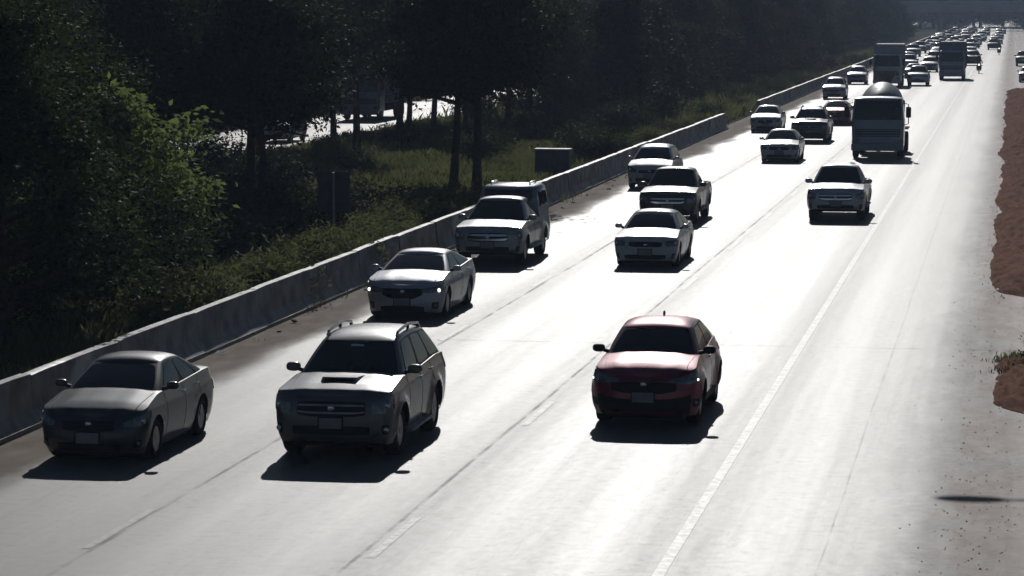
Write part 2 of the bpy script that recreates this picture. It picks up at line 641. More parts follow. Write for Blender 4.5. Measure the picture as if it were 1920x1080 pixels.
class CarShape:
    """Loft of a car: lower body = plan outline x height profile; greenhouse = ring to ring.
    Local frame: front bumper at y=0 running to y=L, x to the side, z up (shifted so the origin is the middle of the car)."""

    def __init__(s, **k):
        d = dict(L=4.6, W=1.8, H=1.46, nf=3.2, Df=0.62, nr=3.6, Dr=0.5, gc=0.2, r=0.32, fa=0.92, ra=3.6,
                 top=[(0, .70), (.2, .75), (1.15, .95), (2.4, .97), (4.1, 1.0), (4.6, 1.0)],
                 side=[(.15, .10), (.3, .045), (.5, .01), (.68, 0), (.82, .02), (.92, .06), (1.1, .11)],
                 fp=[(.15, .16), (.24, .05), (.4, 0.0), (.55, .02), (.68, .08), (.8, .2)],
                 rp=[(.15, .14), (.3, .03), (.5, 0), (.75, .03), (1.0, .1)],
                 flare=0.0, crown=.05, cowl=1.15, wt=2.0, rr=3.15, rb=4.05, wb=None, wr=.56, drop=.05, bow=.02, bulge=.02, Db=.34, Dt=.22,
                 bed=None, ridge=.012, gbase=None, rearD=.25)
        d.update(k)
        s.__dict__.update(d)
        s.w = s.W / 2
        s.zt = smooth_interp(s.top)
        s.fside = smooth_interp(s.side, .03)
        s.ffp = smooth_interp(s.fp, .03)
        s.frp = smooth_interp(s.rp, .03)
        s.R = s.r + .07

    def plan(s, k):
        w = s.w
        if k <= 1:
            th = max(k, 1e-6) * PI / 2
            n = s.nf
            x = w * math.sin(th) ** (2 / n)
            q = max(math.cos(th), 0) ** (2 / n)
            y = s.Df * (1 - q)
            nx, ny = (x / w) ** (n - 1) / w, -(q ** (n - 1)) / s.Df
        elif k <= 2:
            t = k - 1
            y = s.Df + (s.L - s.Df - s.Dr) * t
            x = w + s.bow * 0
            nx, ny = 1, 0
        else:
            th = max(3 - k, 1e-6) * PI / 2
            n = s.nr
            x = w * math.sin(th) ** (2 / n)
            q = max(math.cos(th), 0) ** (2 / n)
            y = s.L - s.Dr * (1 - q)
            nx, ny = (x / w) ** (n - 1) / w, (q ** (n - 1)) / s.Dr
        l = math.hypot(nx, ny)
        return x, y, nx / l, ny / l

    def B(s, k, z):
        sg = -1 if k < 0 else 1
        x, y, nx, ny = s.plan(abs(k))
        ins = nx * nx * s.fside(z) + ny * ny * (s.ffp(z) if ny < 0 else s.frp(z))
        if s.flare and nx > .6:
            for yc in (s.fa, s.ra):
                d = math.hypot(y - yc, z - s.r)
                ins -= s.flare * nx * math.exp(-((d - s.R) / .10) ** 2) * (1 if z > s.r - .2 else 0)
        x -= nx * ins
        y -= ny * ins
        return Vector((sg * max(x, 0), y - s.L / 2, z))

    def ky(s, y):
        return 1 + (y - s.Df) / (s.L - s.Df - s.Dr)

    def zb(s, k):
        x, y, nx, ny = s.plan(abs(k))
        z = s.gc + .05 * ny * ny
        if 0.93 <= k <= 2.07:
            for yc in (s.fa, s.ra):
                dy = abs(y - yc)
                if dy < s.R:
                    z = max(z, s.r + math.sqrt(s.R ** 2 - dy ** 2))
        return z

    def ring_x(s, y):
        """half width of the top edge at y"""
        k = s.ky(min(max(y, s.Df), s.L - s.Dr))
        return s.B(k, s.zt(y)).x

    def body_mesh(s, name):
        ks = [0, .004, .02, .05, .09, .14, .2, .28, .36, .45, .54, .63, .72, .8, .87, .93, .97, 1.0]
        ys = set()
        for yc in (s.fa, s.ra):
            for a in range(0, 181, 12):
                ys.add(round(yc - s.R * math.cos(math.radians(a)), 4))
            ys.add(round(yc - s.R - .004, 4))
            ys.add(round(yc + s.R + .004, 4))
        y = s.Df
        while y < s.L - s.Dr:
            if all(abs(y - q) > .06 for q in ys):
                ys.add(round(y, 4))
            y += .13
        if s.bed:
            for e in s.bed[:2]:
                ys.add(round(e, 4))
                ys.add(round(e + .012, 4))
        ks = [k for k in ks] + [s.ky(q) for q in sorted(ys) if s.Df + .02 < q < s.L - s.Dr - .02]
        ks += [2.0, 2.06, 2.14, 2.24, 2.35, 2.47, 2.6, 2.72, 2.82, 2.9, 2.95, 2.98, 2.996, 3.0]
        rows = [0, .04, .1, .18, .27, .36, .46, .56, .66, .75, .83, .9, .95, .98, 1.0]
        caps = [.985, .95, .88, .78, .66, .52, .38, .25, .12, 0.0]
        vs, fs = [], []
        nrow = len(rows) + len(caps)
        for k in ks:
            x0, y0, nx, ny = s.plan(k)
            zt = s.zt(y0)
            zb = s.zb(k)
            for t in rows:
                vs.append(s.B(k, zb + (zt - zb) * t))
            e = vs[-1]
            yy = e.y + s.L / 2
            cr = s.crown * min(1, max(0, (yy - .02)) / .5) * min(1, max(0, s.L - yy - .02) / .4)
            for q in caps:
                x = e.x * q
                z = e.z + cr * (1 - q * q) + .006 * (1 - q ** 8)
                if yy < s.cowl + .1:
                    z += s.ridge * math.exp(-((q - .58) / .09) ** 2) * min(1, yy / .3)
                if s.bed and s.bed[0] < yy < s.bed[1] + .006 and q < .92:
                    z = s.bed[2]
                vs.append(Vector((x, e.y, z)))
        for i in range(len(ks) - 1):
            for j in range(nrow - 1):
                a = i * nrow + j
                fs.append((a, a + nrow, a + nrow + 1, a + 1))
        n = len(vs)
        vs += [Vector((-v.x, v.y, v.z)) for v in vs]
        fs += [tuple(n + i for i in reversed(f)) for f in fs]
        return mesh_from(name, vs, fs, True, 38, True)

    # ---- greenhouse
    def ring(s, k, top):
        yf, yr = (s.wt, s.rr) if top else (s.cowl, s.rb)
        Df, Dr = (s.Dt, s.rearD * .8) if top else (s.Db, s.rearD)
        n = 3.4
        w = s.wr if top else 1.0
        if k <= 1:
            th = max(k, 1e-6) * PI / 2
            fx = math.sin(th) ** (2 / n)
            y = yf + Df * (1 - max(math.cos(th), 0) ** (2 / n))
        elif k <= 2:
            fx = 1
            y = yf + Df + (yr - Dr - yf - Df) * (k - 1)
        else:
            th = max(3 - k, 1e-6) * PI / 2
            fx = math.sin(th) ** (2 / n)
            y = yr - Dr * (1 - max(math.cos(th), 0) ** (2 / n))
        if top:
            x = fx * s.wr
            t = (y - s.wt) / max(.1, s.rr - s.wt)
            z = s.H - s.drop - .035 - (.26 if t < .38 else .10) * (t - .38) ** 2 * min(2.0, max(1.0, s.rr - s.wt))
        else:
            g = s.wb if s.wb else s.ring_x(y) - .015
            x = fx * g
            z = s.zt(y) - .015
        return Vector((x, y - s.L / 2, z))

    def G(s, k, v):
        sg = -1 if k < 0 else 1
        a, b = s.ring(abs(k), False), s.ring(abs(k), True)
        p = a.lerp(b, v)
        d = Vector((p.x, (p.y - (a.y + b.y) / 2) * 0, 0))
        p.x *= 1 + s.bulge * 4 * v * (1 - v)
        if abs(k) < 1:
            p.y -= .045 * 4 * v * (1 - v) * (1 - abs(k))
        if abs(k) > 2:
            p.y += .03 * 4 * v * (1 - v) * (abs(k) - 2)
        p.x *= sg
        return p

    def green_mesh(s, name):
        ks = [0, .01, .04, .09, .16, .25, .35, .46, .57, .68, .78, .87, .94, 1.0] + [1 + i / 12 for i in range(1, 12)] + \
             [2, 2.08, 2.18, 2.3, 2.45, 2.6, 2.75, 2.88, 2.96, 2.99, 3.0]
        rows = [0, .15, .3, .45, .6, .75, .88, .96, 1.0]
        caps = [.985, .95, .88, .78, .64, .48, .3, .15, 0]
        vs, fs = [], []
        nrow = len(rows) + len(caps)
        for k in ks:
            for v in rows:
                vs.append(s.G(k, v))
            e = vs[-1]
            t = (e.y + s.L / 2 - s.wt) / (s.rr - s.wt)
            cr = s.drop * max(0, 1 - (2 * min(max(t, 0), 1) - 1) ** 6)
            for q in caps:
                vs.append(Vector((e.x * q, e.y, e.z + .035 * (1 - q ** 6) * min(1, cr / s.drop + .1) + cr * (1 - q * q) * .7)))
        for i in range(len(ks) - 1):
            for j in range(nrow - 1):
                a = i * nrow + j
                fs.append((a, a + nrow, a + nrow + 1, a + 1))
        n = len(vs)
        vs += [Vector((-v.x, v.y, v.z)) for v in vs]
        fs += [tuple(n + i for i in reversed(f)) for f in fs]
        return mesh_from(name, vs, fs, True, 50, True)

    def roof_z(s, y):
        t = (y - s.wt) / (s.rr - s.wt)
        return s.H - (.26 if t < .38 else .10) * (t - .38) ** 2 * min(2.0, max(1.0, s.rr - s.wt))


def patch(func, nu, nv, off, skirt=.02, corner=0.0):
    """thin shell laid on a surface: func(u,v) -> point; returns verts, faces"""
    P = [[func(i / nu, j / nv) for j in range(nv + 1)] for i in range(nu + 1)]
    if corner:
        pass
    ctr = Vector((0, 0, .6))
    vs, fs = [], []
    N = [[None] * (nv + 1) for _ in range(nu + 1)]
    for i in range(nu + 1):
        for j in range(nv + 1):
            du = P[min(i + 1, nu)][j] - P[max(i - 1, 0)][j]
            dv = P[i][min(j + 1, nv)] - P[i][max(j - 1, 0)]
            n = du.cross(dv)
            n = n.normalized() if n.length > 1e-9 else Vector((0, -1, 0))
            N[i][j] = n
    m = sum((N[i][j] for i in range(nu + 1) for j in range(nv + 1)), Vector())
    c = P[nu // 2][nv // 2] - ctr
    sg = 1 if m.dot(c) >= 0 else -1
    for i in range(nu + 1):
        for j in range(nv + 1):
            vs.append(P[i][j] + N[i][j] * sg * off)
    idx = lambda i, j: i * (nv + 1) + j
    for i in range(nu):
        for j in range(nv):
            q = (idx(i, j), idx(i + 1, j), idx(i + 1, j + 1), idx(i, j + 1))
            fs.append(q if sg > 0 else q[::-1])
    border = [(i, 0) for i in range(nu)] + [(nu, j) for j in range(nv)] + [(i, nv) for i in range(nu, 0, -1)] + [(0, j) for j in range(nv, 0, -1)]
    base = len(vs)
    for i, j in border:
        vs.append(P[i][j] + N[i][j] * sg * (off - skirt))
    nb = len(border)
    for q in range(nb):
        a, b = idx(*border[q]), idx(*border[(q + 1) % nb])
        f = (a, base + q, base + (q + 1) % nb, b)
        fs.append(f if sg > 0 else f[::-1])
    return vs, fs


def rounded(u, v, r=.12):
    """pull the corners of the unit square in (superellipse style)"""
    x, y = 2 * u - 1, 2 * v - 1
    l = max(abs(x), abs(y))
    if l < 1e-6:
        return u, v
    n = (abs(x) ** 6 + abs(y) ** 6) ** (1 / 6)
    return (x * l / n + 1) / 2, (y * l / n + 1) / 2


WHEELS = {}


def wheel_meshes(r, wd, spokes=5):
    key = (round(r, 3), round(wd, 3), spokes)
    if key in WHEELS:
        return WHEELS[key]
    ir = r * .64
    t = MB().lathe([(-wd * .38, ir), (-wd * .5, ir + .02), (-wd * .5, r * .9), (-wd * .38, r * .985), (-wd * .15, r), (wd * .15, r), (wd * .38, r * .985),
                    (wd * .5, r * .9), (wd * .5, ir + .02), (wd * .38, ir)], 26)
    tm = t.mesh('wheel', True, 35)
    tm.materials.append(M_RUB)
    q = MB().lathe([(wd * .44, ir), (wd * .46, ir * .93), (wd * .25, ir * .9), (wd * .18, ir * .5), (wd * .18, 0.01)], 24)
    for i in range(spokes):
        a = 2 * PI * i / spokes
        rot = Matrix.Rotation(a, 3, 'X')
        q.box(rot @ Vector((wd * .36, 0, ir * .52)), (wd * .12, ir * .24, ir * .9), .01, rot)
    q.lathe([(wd * .40, .07), (wd * .46, .055), (wd * .46, .01)], 12)
    rm = q.mesh('rim', True, 30)
    rm.materials.append(M_RIM)
    WHEELS[key] = (tm, rm)
    return tm, rm


def add_wheels(root, positions, r, wd, spokes=5):
    tm, rm = wheel_meshes(r, wd, spokes)
    for x, y in positions:
        w = obj('wheel', tm, None, root, (x, y, r))
        if x < 0:
            w.rotation_euler = (0, 0, PI)
        obj('rim', rm, None, w)


def build_car(name, S, mat, feat):
    """one car with its parts; origin under the middle of the car"""
    root = empty(name)
    w, L = S.w, S.L
    body = obj('body', S.body_mesh('body'), mat, root, by_object=True)
    obj('cabin_shell', S.green_mesh('cabin_shell'), mat, root, by_object=True)
    # dark underbody and wheel housings
    u = MB()
    u.box((0, 0, S.gc + .13), (S.W * .76, L * .90, .34), .05)
    u.box((0, 0, .55), (S.W * .86, L * .78, .5), .08)
    u.build('underbody', M_UNDER, root)
    # glass
    kw = feat.get('kw', .60)
    def wsh(u_, v_):
        a, b = rounded(u_, v_)
        return S.G(kw * (2 * a - 1), .05 + .90 * b)
    tr = patch(lambda a, b: S.G((kw + .05) * (2 * a - 1), .01 + .975 * b), 20, 8, .004)
    obj('windshield_surround', mesh_from('windshield_surround', *tr), M_TRIM, root)
    ws = obj('windshield', mesh_from('windshield', *patch(wsh, 20, 10, .009)), M_GLASS, root)
    for sgn in (-1, 1):
        spans = feat.get('win', [(1.0, 1.46), (1.52, 1.93)])
        ka, kb = spans[0][0] - .015, spans[-1][1] + .015
        ms = mesh_from('window_surround', *patch(lambda a, b: S.G(sgn * (ka + (kb - ka) * a), .03 + .90 * b), 12, 5, .004))
        obj('window_surround', ms, M_TRIM, root)
        for (k0, k1) in spans:
            def sw(u_, v_, k0=k0, k1=k1):
                a, b = rounded(u_, v_)
                return S.G(sgn * (k0 + (k1 - k0) * a), .08 + .80 * b)
            obj('side_window', mesh_from('side_window', *patch(sw, 8, 6, .008)), M_GLASS, root)
    def rwn(u_, v_):
        a, b = rounded(u_, v_)
        return S.G((3 - .55 * abs(2 * a - 1)) * (1 if a > .5 else -1), .1 + .8 * b)
    obj('rear_window', mesh_from('rear_window', *patch(lambda a, b: S.G(3 - .5 * (1 - min(1, 2 * a)) if a <= .5 else -(3 - .5 * (2 * a - 1)), .1 + .8 * b), 16, 6, .006)), M_GLASS, root)
    # headlights: columns (k, zlo, zhi)
    def colpatch(cols, sgn):
        ks = [c[0] for c in cols]
        lo = [c[1] for c in cols]
        hi = [c[2] for c in cols]
        def f(a, b):
            t = a * (len(cols) - 1)
            kk = np.interp(t, range(len(cols)), ks)
            z0, z1 = np.interp(t, range(len(cols)), lo), np.interp(t, range(len(cols)), hi)
            return S.B(sgn * kk, z0 + (z1 - z0) * b)
        return f
    for sgn in (-1, 1):
        hl = obj('headlight', mesh_from('headlight', *patch(colpatch(feat['head'], sgn), 14, 5, .010)), M_LAMP, root)
        kc, zc, rc_ = feat.get('bulb', (feat['head'][len(feat['head']) // 2][0], sum(feat['head'][len(feat['head']) // 2][1:]) / 2, .05))
        p = S.B(sgn * kc, zc)
        bb = MB().ball((p.x, p.y - .006, p.z), (rc_, .035, rc_), 1, 12, 8)
        bb.build('bulb', M_LAMP_ON if feat.get('lit') else M_CHROME, hl)
        tl = feat.get('tail', [(2.1, .68, .86), (2.3, .68, .88), (2.5, .70, .86)])
        obj('tail_light', mesh_from('tail_light', *patch(colpatch(tl, sgn), 8, 4, .010)), P_RED, root)
        if 'fog' in feat:
            fk, fz, fr = feat['fog']
            obj('fog_surround', mesh_from('fog_surround', *patch(lambda a, b: S.B(sgn * (fk - .10 + .2 * a), fz + (b - .5) * fr * 3.0), 6, 4, .006)), M_TRIM, root)
            p = S.B(sgn * fk, fz)
            MB().ball((p.x, p.y - .004, p.z), (fr, .03, fr), 1, 10, 6).build('fog_light', M_CHROME if feat.get('foglit') else M_LAMP, root)
    # grille with bars, lower intake
    def sym(cols):
        full = [(-c[0], c[1], c[2]) for c in reversed(cols) if c[0] > 0] + [c for c in cols]
        ks = np.array([c[0] for c in full])
        def f(a, b):
            t = a * (len(full) - 1)
            kk = np.interp(t, range(len(full)), ks)
            z0 = np.interp(t, range(len(full)), [c[1] for c in full])
            z1 = np.interp(t, range(len(full)), [c[2] for c in full])
            # walk linearly in x, not k, so that the middle is not stretched
            return S.B(kk if abs(kk) > 1e-5 else 1e-5, z0 + (z1 - z0) * b)
        return f
    gr = obj('grille', mesh_from('grille', *patch(sym(feat['grille']), 22, 4, .006)), M_TRIM, root)
    gf = sym(feat['grille'])
    for i in range(feat.get('bars', 3)):
        b0 = (i + .5) / feat.get('bars', 3)
        bw = feat.get('barw', .10)
        obj('grille_bar', mesh_from('grille_bar', *patch(lambda a, b: gf(.02 + .96 * a, b0 - bw + 2 * bw * b), 22, 1, .016)), feat.get('barmat', M_TRIM), gr)
    if 'intake' in feat:
        obj('lower_intake', mesh_from('lower_intake', *patch(sym(feat['intake']), 22, 3, .006)), M_TRIM, root)
    if 'skid' in feat:
        obj('bumper_guard', mesh_from('bumper_guard', *patch(sym(feat['skid']), 22, 3, .012)), M_STEEL, root)
    # emblem, number plate
    ez = feat.get('emblem', .66)
    p = S.B(1e-5, ez)
    MB().ball((0, p.y - .012, ez), (.055, .014, .042), .8, 14, 6).build('emblem', M_CHROME, gr)
    pz = feat.get('plate', .42)
    p = S.B(1e-5, pz)
    pl = MB().box((0, p.y - .018, pz), (.36, .014, .165), .006).build('number_plate', M_PLATE, root)
    MB().box((0, p.y - .007, pz), (.40, .014, .20), .006).build('plate_frame', M_TRIM, pl)
    # mirrors, wipers, handles, bonnet line
    for sgn in (-1, 1):
        q = S.G(sgn * 1.02, .06)
        q = S.G(sgn * feat.get('mk', .98), .10)
        ms = feat.get('ms', 1.0)
        c = Vector((sgn * (w + .05), q.y + .02, q.z + .05))
        mb = MB().ball(c, (.10 * ms, .07 * ms, .062 * ms), .75, 14, 9)
        mi = mb.build('mirror', feat.get('mirmat', mat), root, by_object='mirmat' not in feat)
        MB().tube([q + Vector((-sgn * .05, 0, -.02)), c + Vector((-sgn * .06, 0, -.03))], [.04, .03], 8).build('mirror_arm', M_TRIM, mi)
        MB().ball(c + Vector((0, .062 * ms, 0)), (.08 * ms, .02, .048 * ms), .6, 12, 6).build('mirror_glass', M_GLASS, mi)
        for hy in feat.get('handles', [2.55, 3.45]):
            k = S.ky(hy)
            zz = S.zt(hy) - .13
            p = S.B(sgn * k, zz)
            MB().box((p.x + sgn * .018, p.y, p.z), (.03, .17, .028), .01).build('door_handle', feat.get('handmat', mat), root, by_object='handmat' not in feat)
        for dy in feat.get('seams', [1.5, 2.62, 3.6]):
            k = S.ky(dy)
            f = lambda a, b, k=k: S.B(sgn * (k + (.004 * (a - .5))), S.gc + .12 + (S.zt(dy) - .02 - S.gc - .12) * b)
            obj('door_seam', mesh_from('door_seam', *patch(f, 1, 8, .0025, .01)), M_TRIM, root)
        # bonnet shut line
        def hs(a, b):
            y = .28 + (S.cowl - .28) * b
            k = S.ky(max(y, S.Df))
            xw = S.B(k, S.zt(y)).x * (.80 + .12 * b)
            q = xw / S.B(k, S.zt(y)).x
            z = S.zt(y) + S.crown * min(1, (y - .02) / .5) * (1 - q * q) + .006
            return Vector((sgn * (xw + .008 * (a - .5)), y - L / 2, z))
        obj('bonnet_seam', mesh_from('bonnet_seam', *patch(hs, 1, 8, .002, .008)), M_TRIM, root)
        g0, g1 = S.G(sgn * .12, .035), S.G(sgn * .30 if sgn > 0 else .02, .13)
        MB().tube([S.G(.40 if sgn > 0 else -.02, .02) + Vector((0, -.03, .012)), S.G(.08 if sgn > 0 else -.30, .10) + Vector((0, -.03, .012))], .010, 5).build('wiper', M_TRIM, root)
    if feat.get('rails'):
        for sgn in (-1, 1):
            y0, y1 = feat['rails']
            x = sgn * (S.wr - .035)
            zf = lambda y: S.roof_z(y) - S.drop * .55
            pts = [(x, y0 - L / 2, zf(y0) - .02), (x, y0 + .12 - L / 2, zf(y0) + .035), (x, (y0 + y1) / 2 - L / 2, zf((y0 + y1) / 2) + .05),
                   (x, y1 - .12 - L / 2, zf(y1) + .035), (x, y1 - L / 2, zf(y1) - .03)]
            ra = MB().tube(pts, [.022, .024, .024, .024, .022], 8).build('roof_rail', feat.get('railmat', M_CHROME), root)
            for yy in (y0 + .1, (y0 + y1) / 2, y1 - .1):
                MB().box((x, yy - L / 2, zf(yy) + .0), (.035, .10, .08), .012).build('rail_foot', M_TRIM, ra)
    if feat.get('scoop'):
        y = feat['scoop']
        z = S.zt(y) + S.crown
        sc_ = MB()
        sc_.add([(-.30, y - L / 2, z - .01), (.30, y - L / 2, z - .01), (.27, y + .02 - L / 2, z + .065), (-.27, y + .02 - L / 2, z + .065),
                 (-.33, y + .5 - L / 2, z + .03), (.33, y + .5 - L / 2, z + .03), (.30, y + .45 - L / 2, z + .05), (-.30, y + .45 - L / 2, z + .05)],
                [(0, 1, 2, 3), (3, 2, 6, 7), (0, 3, 7, 4), (1, 5, 6, 2), (7, 6, 5, 4)])
        so = sc_.build('bonnet_scoop', mat, root, by_object=True)
        MB().box((0, y - .004 - L / 2, z + .026), (.46, .02, .046), .008).build('scoop_mouth', M_UNDER, so)
    if feat.get('sticker'):
        x0 = feat['sticker']
        obj('windshield_sticker', mesh_from('windshield_sticker', *patch(lambda a, b: S.G(.03 * (2 * a - 1) + .003, .86 + .05 * b), 4, 2, .013)), M_STICK, root)
    if feat.get('fin'):
        y = feat['fin']
        MB().ball((0, y - L / 2, S.roof_z(y) + .02), (.02, .09, .05), .8, 8, 6).build('roof_antenna', M_TRIM, root)
    if feat.get('cladding'):
        for sgn in (-1, 1):
            f = lambda a, b: S.B(sgn * (S.ky(S.fa + S.R + .03) + (S.ky(S.ra - S.R - .03) - S.ky(S.fa + S.R + .03)) * a), S.gc + .01 + .16 * b)
            obj('sill_cladding', mesh_from('sill_cladding', *patch(f, 10, 3, .012)), M_TRIM, root)
    if feat.get('steps'):
        for sgn in (-1, 1):
            MB().box((sgn * (w - .02), (S.fa + S.ra) / 2 - L / 2, S.gc + .06), (.16, S.ra - S.fa - 2 * S.R - .1, .05), .02).build('side_step', M_STEEL, root)
    if feat.get('visor'):
        pass
    wd = feat.get('wd', .21)
    add_wheels(root, [(sx * (w - wd / 2 - .025), yy - L / 2) for sx in (-1, 1) for yy in (S.fa, S.ra)], S.r, wd, feat.get('spokes', 5))
    return root


# ---- the shapes
SH_EXEC = CarShape(gc=.15, L=4.45, W=1.72, H=1.47, fa=.90, ra=3.46, r=.31, cowl=1.16, wt=1.98, rr=3.15, rb=3.98, Df=.60, nf=2.9,
                   top=[(0, .73), (.18, .80), (.6, .89), (1.16, .985), (2.4, 1.0), (3.8, 1.04), (4.45, 1.03)], wr=.555)
F_EXEC = dict(head=[(.36, .60, .66), (.5, .59, .70), (.68, .60, .74), (.85, .64, .78), (.99, .70, .80)], bulb=(.74, .675, .05), grille=[(0, .53, .68), (.10, .53, .68), (.22, .55, .67)],
              bars=3, intake=[(0, .22, .36), (.1, .22, .36), (.3, .23, .34)], fog=(.62, .33, .04), emblem=.635, plate=.43, sticker=None,
              win=[(1.0, 1.44), (1.50, 1.86), (1.885, 1.97)], handles=[2.45, 3.25], seams=[1.45, 2.48, 3.35], handmat=M_CHROME)
SH_COMP = CarShape(gc=.14, L=4.64, W=1.80, H=1.42, fa=.94, ra=3.64, r=.32, cowl=1.22, wt=2.12, rr=3.25, rb=4.3, Df=.68, nf=2.7,
                   top=[(0, .76), (.2, .835), (.6, .90), (1.2, .97), (2.5, .98), (4.0, 1.03), (4.64, 1.03)], wr=.56,
                   fp=[(.12, .10), (.22, .02), (.4, 0.0), (.52, .03), (.64, .04), (.76, .10), (.88, .22)])
F_COMP = dict(head=[(.26, .61, .70), (.42, .605, .725), (.6, .61, .75), (.8, .65, .79), (.98, .71, .82)], bulb=(.66, .66, .042), lit=True,
              grille=[(0, .47, .70), (.12, .48, .705), (.27, .57, .70)], bars=2, intake=[(0, .18, .32), (.12, .18, .32), (.30, .19, .30)], fog=(.56, .32, .05),
              emblem=.64, plate=.41, win=[(1.0, 1.45), (1.50, 1.92)], handles=[2.6, 3.5], seams=[1.55, 2.65, 3.6])
SH_OLD = CarShape(gc=.15, L=4.53, W=1.73, H=1.45, fa=.90, ra=3.5, r=.31, cowl=1.18, wt=1.98, rr=3.2, rb=3.98, Df=.5, nf=3.6,
                  top=[(0, .745), (.16, .80), (.6, .86), (1.2, .945), (2.4, .955), (3.9, .99), (4.53, .97)], wr=.55)
F_OLD = dict(head=[(.30, .59, .71), (.5, .585, .73), (.7, .59, .75), (.88, .61, .76), (.98, .63, .76)], grille=[(0, .57, .70), (.08, .57, .70), (.2, .59, .69)],
             bars=3, intake=[(0, .25, .36), (.2, .25, .36), (.3, .26, .35)], fog=(.6, .33, .045), emblem=.62, plate=.43, spokes=7,
             handles=[2.5, 3.35], seams=[1.45, 2.5, 3.4])
SH_SUV = CarShape(L=4.72, W=1.88, H=1.80, gc=.25, r=.385, fa=.92, ra=3.67, cowl=1.30, wt=2.02, rr=4.25, rb=4.62, Df=.46, nf=3.6, nr=5, Dr=.35,
                  top=[(0, 1.0), (.14, 1.06), (.6, 1.11), (1.3, 1.18), (2.4, 1.17), (4.0, 1.22), (4.72, 1.2)],
                  side=[(.25, .10), (.4, .04), (.6, .01), (.85, 0), (1.02, .02), (1.12, .06), (1.3, .11)],
                  fp=[(.25, .14), (.36, .03), (.5, 0), (.7, .01), (.9, .05), (1.02, .12), (1.1, .22)],
                  rp=[(.25, .12), (.4, .02), (.6, 0), (1.0, .02), (1.3, .06)], flare=.04, wr=.60, crown=.06, drop=.05, rearD=.2)
F_SUV = dict(head=[(.34, .76, .90), (.5, .75, .94), (.68, .76, .98), (.85, .79, 1.0), (.98, .83, 1.0)], grille=[(0, .70, .93), (.10, .70, .93), (.24, .73, .92)],
             bars=2, barmat=M_STEEL, barw=.07, intake=[(0, .42, .56), (.15, .42, .56), (.3, .43, .55)], fog=(.62, .50, .05), foglit=True, emblem=.83, plate=.60,
             win=[(1.0, 1.32), (1.37, 1.68), (1.72, 1.97)], handles=[2.5, 3.4], seams=[1.55, 2.55, 3.45], rails=(2.25, 4.05), scoop=.62, sticker=1,
             steps=True, ms=1.2, wd=.26, spokes=6, tail=[(2.05, .95, 1.2), (2.2, .95, 1.2), (2.32, .95, 1.18)])
SH_CROSS = CarShape(L=4.36, W=1.80, H=1.62, gc=.19, r=.35, fa=.92, ra=3.56, cowl=1.16, wt=1.86, rr=3.5, rb=4.15, Df=.62, nf=2.8, Dr=.5,
                    top=[(0, .86), (.2, .94), (.6, 1.02), (1.15, 1.09), (2.4, 1.09), (3.6, 1.14), (4.36, 1.12)],
                    side=[(.2, .10), (.35, .04), (.55, .01), (.8, 0), (.92, .03), (1.02, .07), (1.2, .13)],
                    fp=[(.16, .12), (.26, .03), (.45, 0), (.64, .02), (.8, .06), (.92, .15), (1.02, .28)],
                    flare=.05, wr=.59, crown=.06)
F_CROSS = dict(head=[(.22, .78, .82), (.4, .75, .85), (.6, .74, .89), (.8, .77, .93), (1.0, .85, .97)], bulb=(.84, .80, .022), lit=True,
               grille=[(0, .58, .78), (.12, .59, .78), (.34, .64, .76)], bars=2, intake=[(0, .21, .50), (.2, .21, .50), (.62, .24, .56)], fog=(.78, .42, .04),
               emblem=.74, plate=.53, win=[(1.0, 1.46), (1.52, 1.86)], handles=[2.45], seams=[1.5, 2.5, 3.35], fin=3.0, cladding=True, mirmat=M_TRIM,
               ms=1.1, wd=.24, tail=[(2.08, .9, 1.02), (2.25, .9, 1.04), (2.4, .92, 1.02)])
PK_TOP = [(0, .97), (.14, 1.03), (.6, 1.08), (1.25, 1.14), (2.4, 1.12), (3.35, 1.12), (3.4, 1.13), (5.2, 1.13)]
PK_SIDE = [(.3, .10), (.45, .04), (.65, .01), (.85, 0), (1.0, .02), (1.1, .05), (1.25, .10)]
PK_FP = [(.3, .14), (.40, .02), (.52, 0), (.62, .03), (.85, .05), (.98, .10), (1.08, .22)]
SH_PICK = CarShape(L=5.2, W=1.86, H=1.77, gc=.34, r=.38, fa=.93, ra=4.05, cowl=1.28, wt=2.05, rr=3.12, rb=3.32, Df=.44, nf=3.5, nr=7, Dr=.2, top=PK_TOP,
                   side=PK_SIDE, fp=PK_FP, flare=.045, wr=.60, crown=.06, bed=(3.42, 5.12, .72), rearD=.12)
F_PICK = dict(head=[(.36, .72, .88), (.5, .71, .92), (.66, .72, .95), (.82, .75, .97), (.97, .80, .97)], grille=[(0, .66, .90), (.12, .66, .90), (.26, .70, .89)],
              bars=2, barmat=M_CHROME, barw=.12, intake=[(0, .42, .54), (.15, .42, .54), (.3, .43, .53)], fog=(.62, .48, .05), emblem=.79, plate=.58,
              win=[(1.0, 1.44), (1.52, 1.92)], handles=[2.35, 3.1], seams=[1.5, 2.4, 3.25], ms=1.25, wd=.25, spokes=6, steps=True,
              tail=[(2.3, .75, 1.05), (2.45, .75, 1.05), (2.55, .75, 1.05)])
SH_MPV = CarShape(L=4.3, W=1.74, H=1.66, gc=.22, r=.32, fa=.85, ra=3.5, cowl=1.05, wt=1.85, rr=3.85, rb=4.2, Df=.55, nf=2.9, nr=5, Dr=.35,
                  top=[(0, .78), (.2, .86), (.6, .97), (1.1, 1.07), (2.4, 1.05), (3.6, 1.1), (4.3, 1.1)],
                  side=[(.2, .10), (.35, .04), (.55, .01), (.8, 0), (.95, .03), (1.05, .06), (1.2, .11)], wr=.57, rearD=.18)
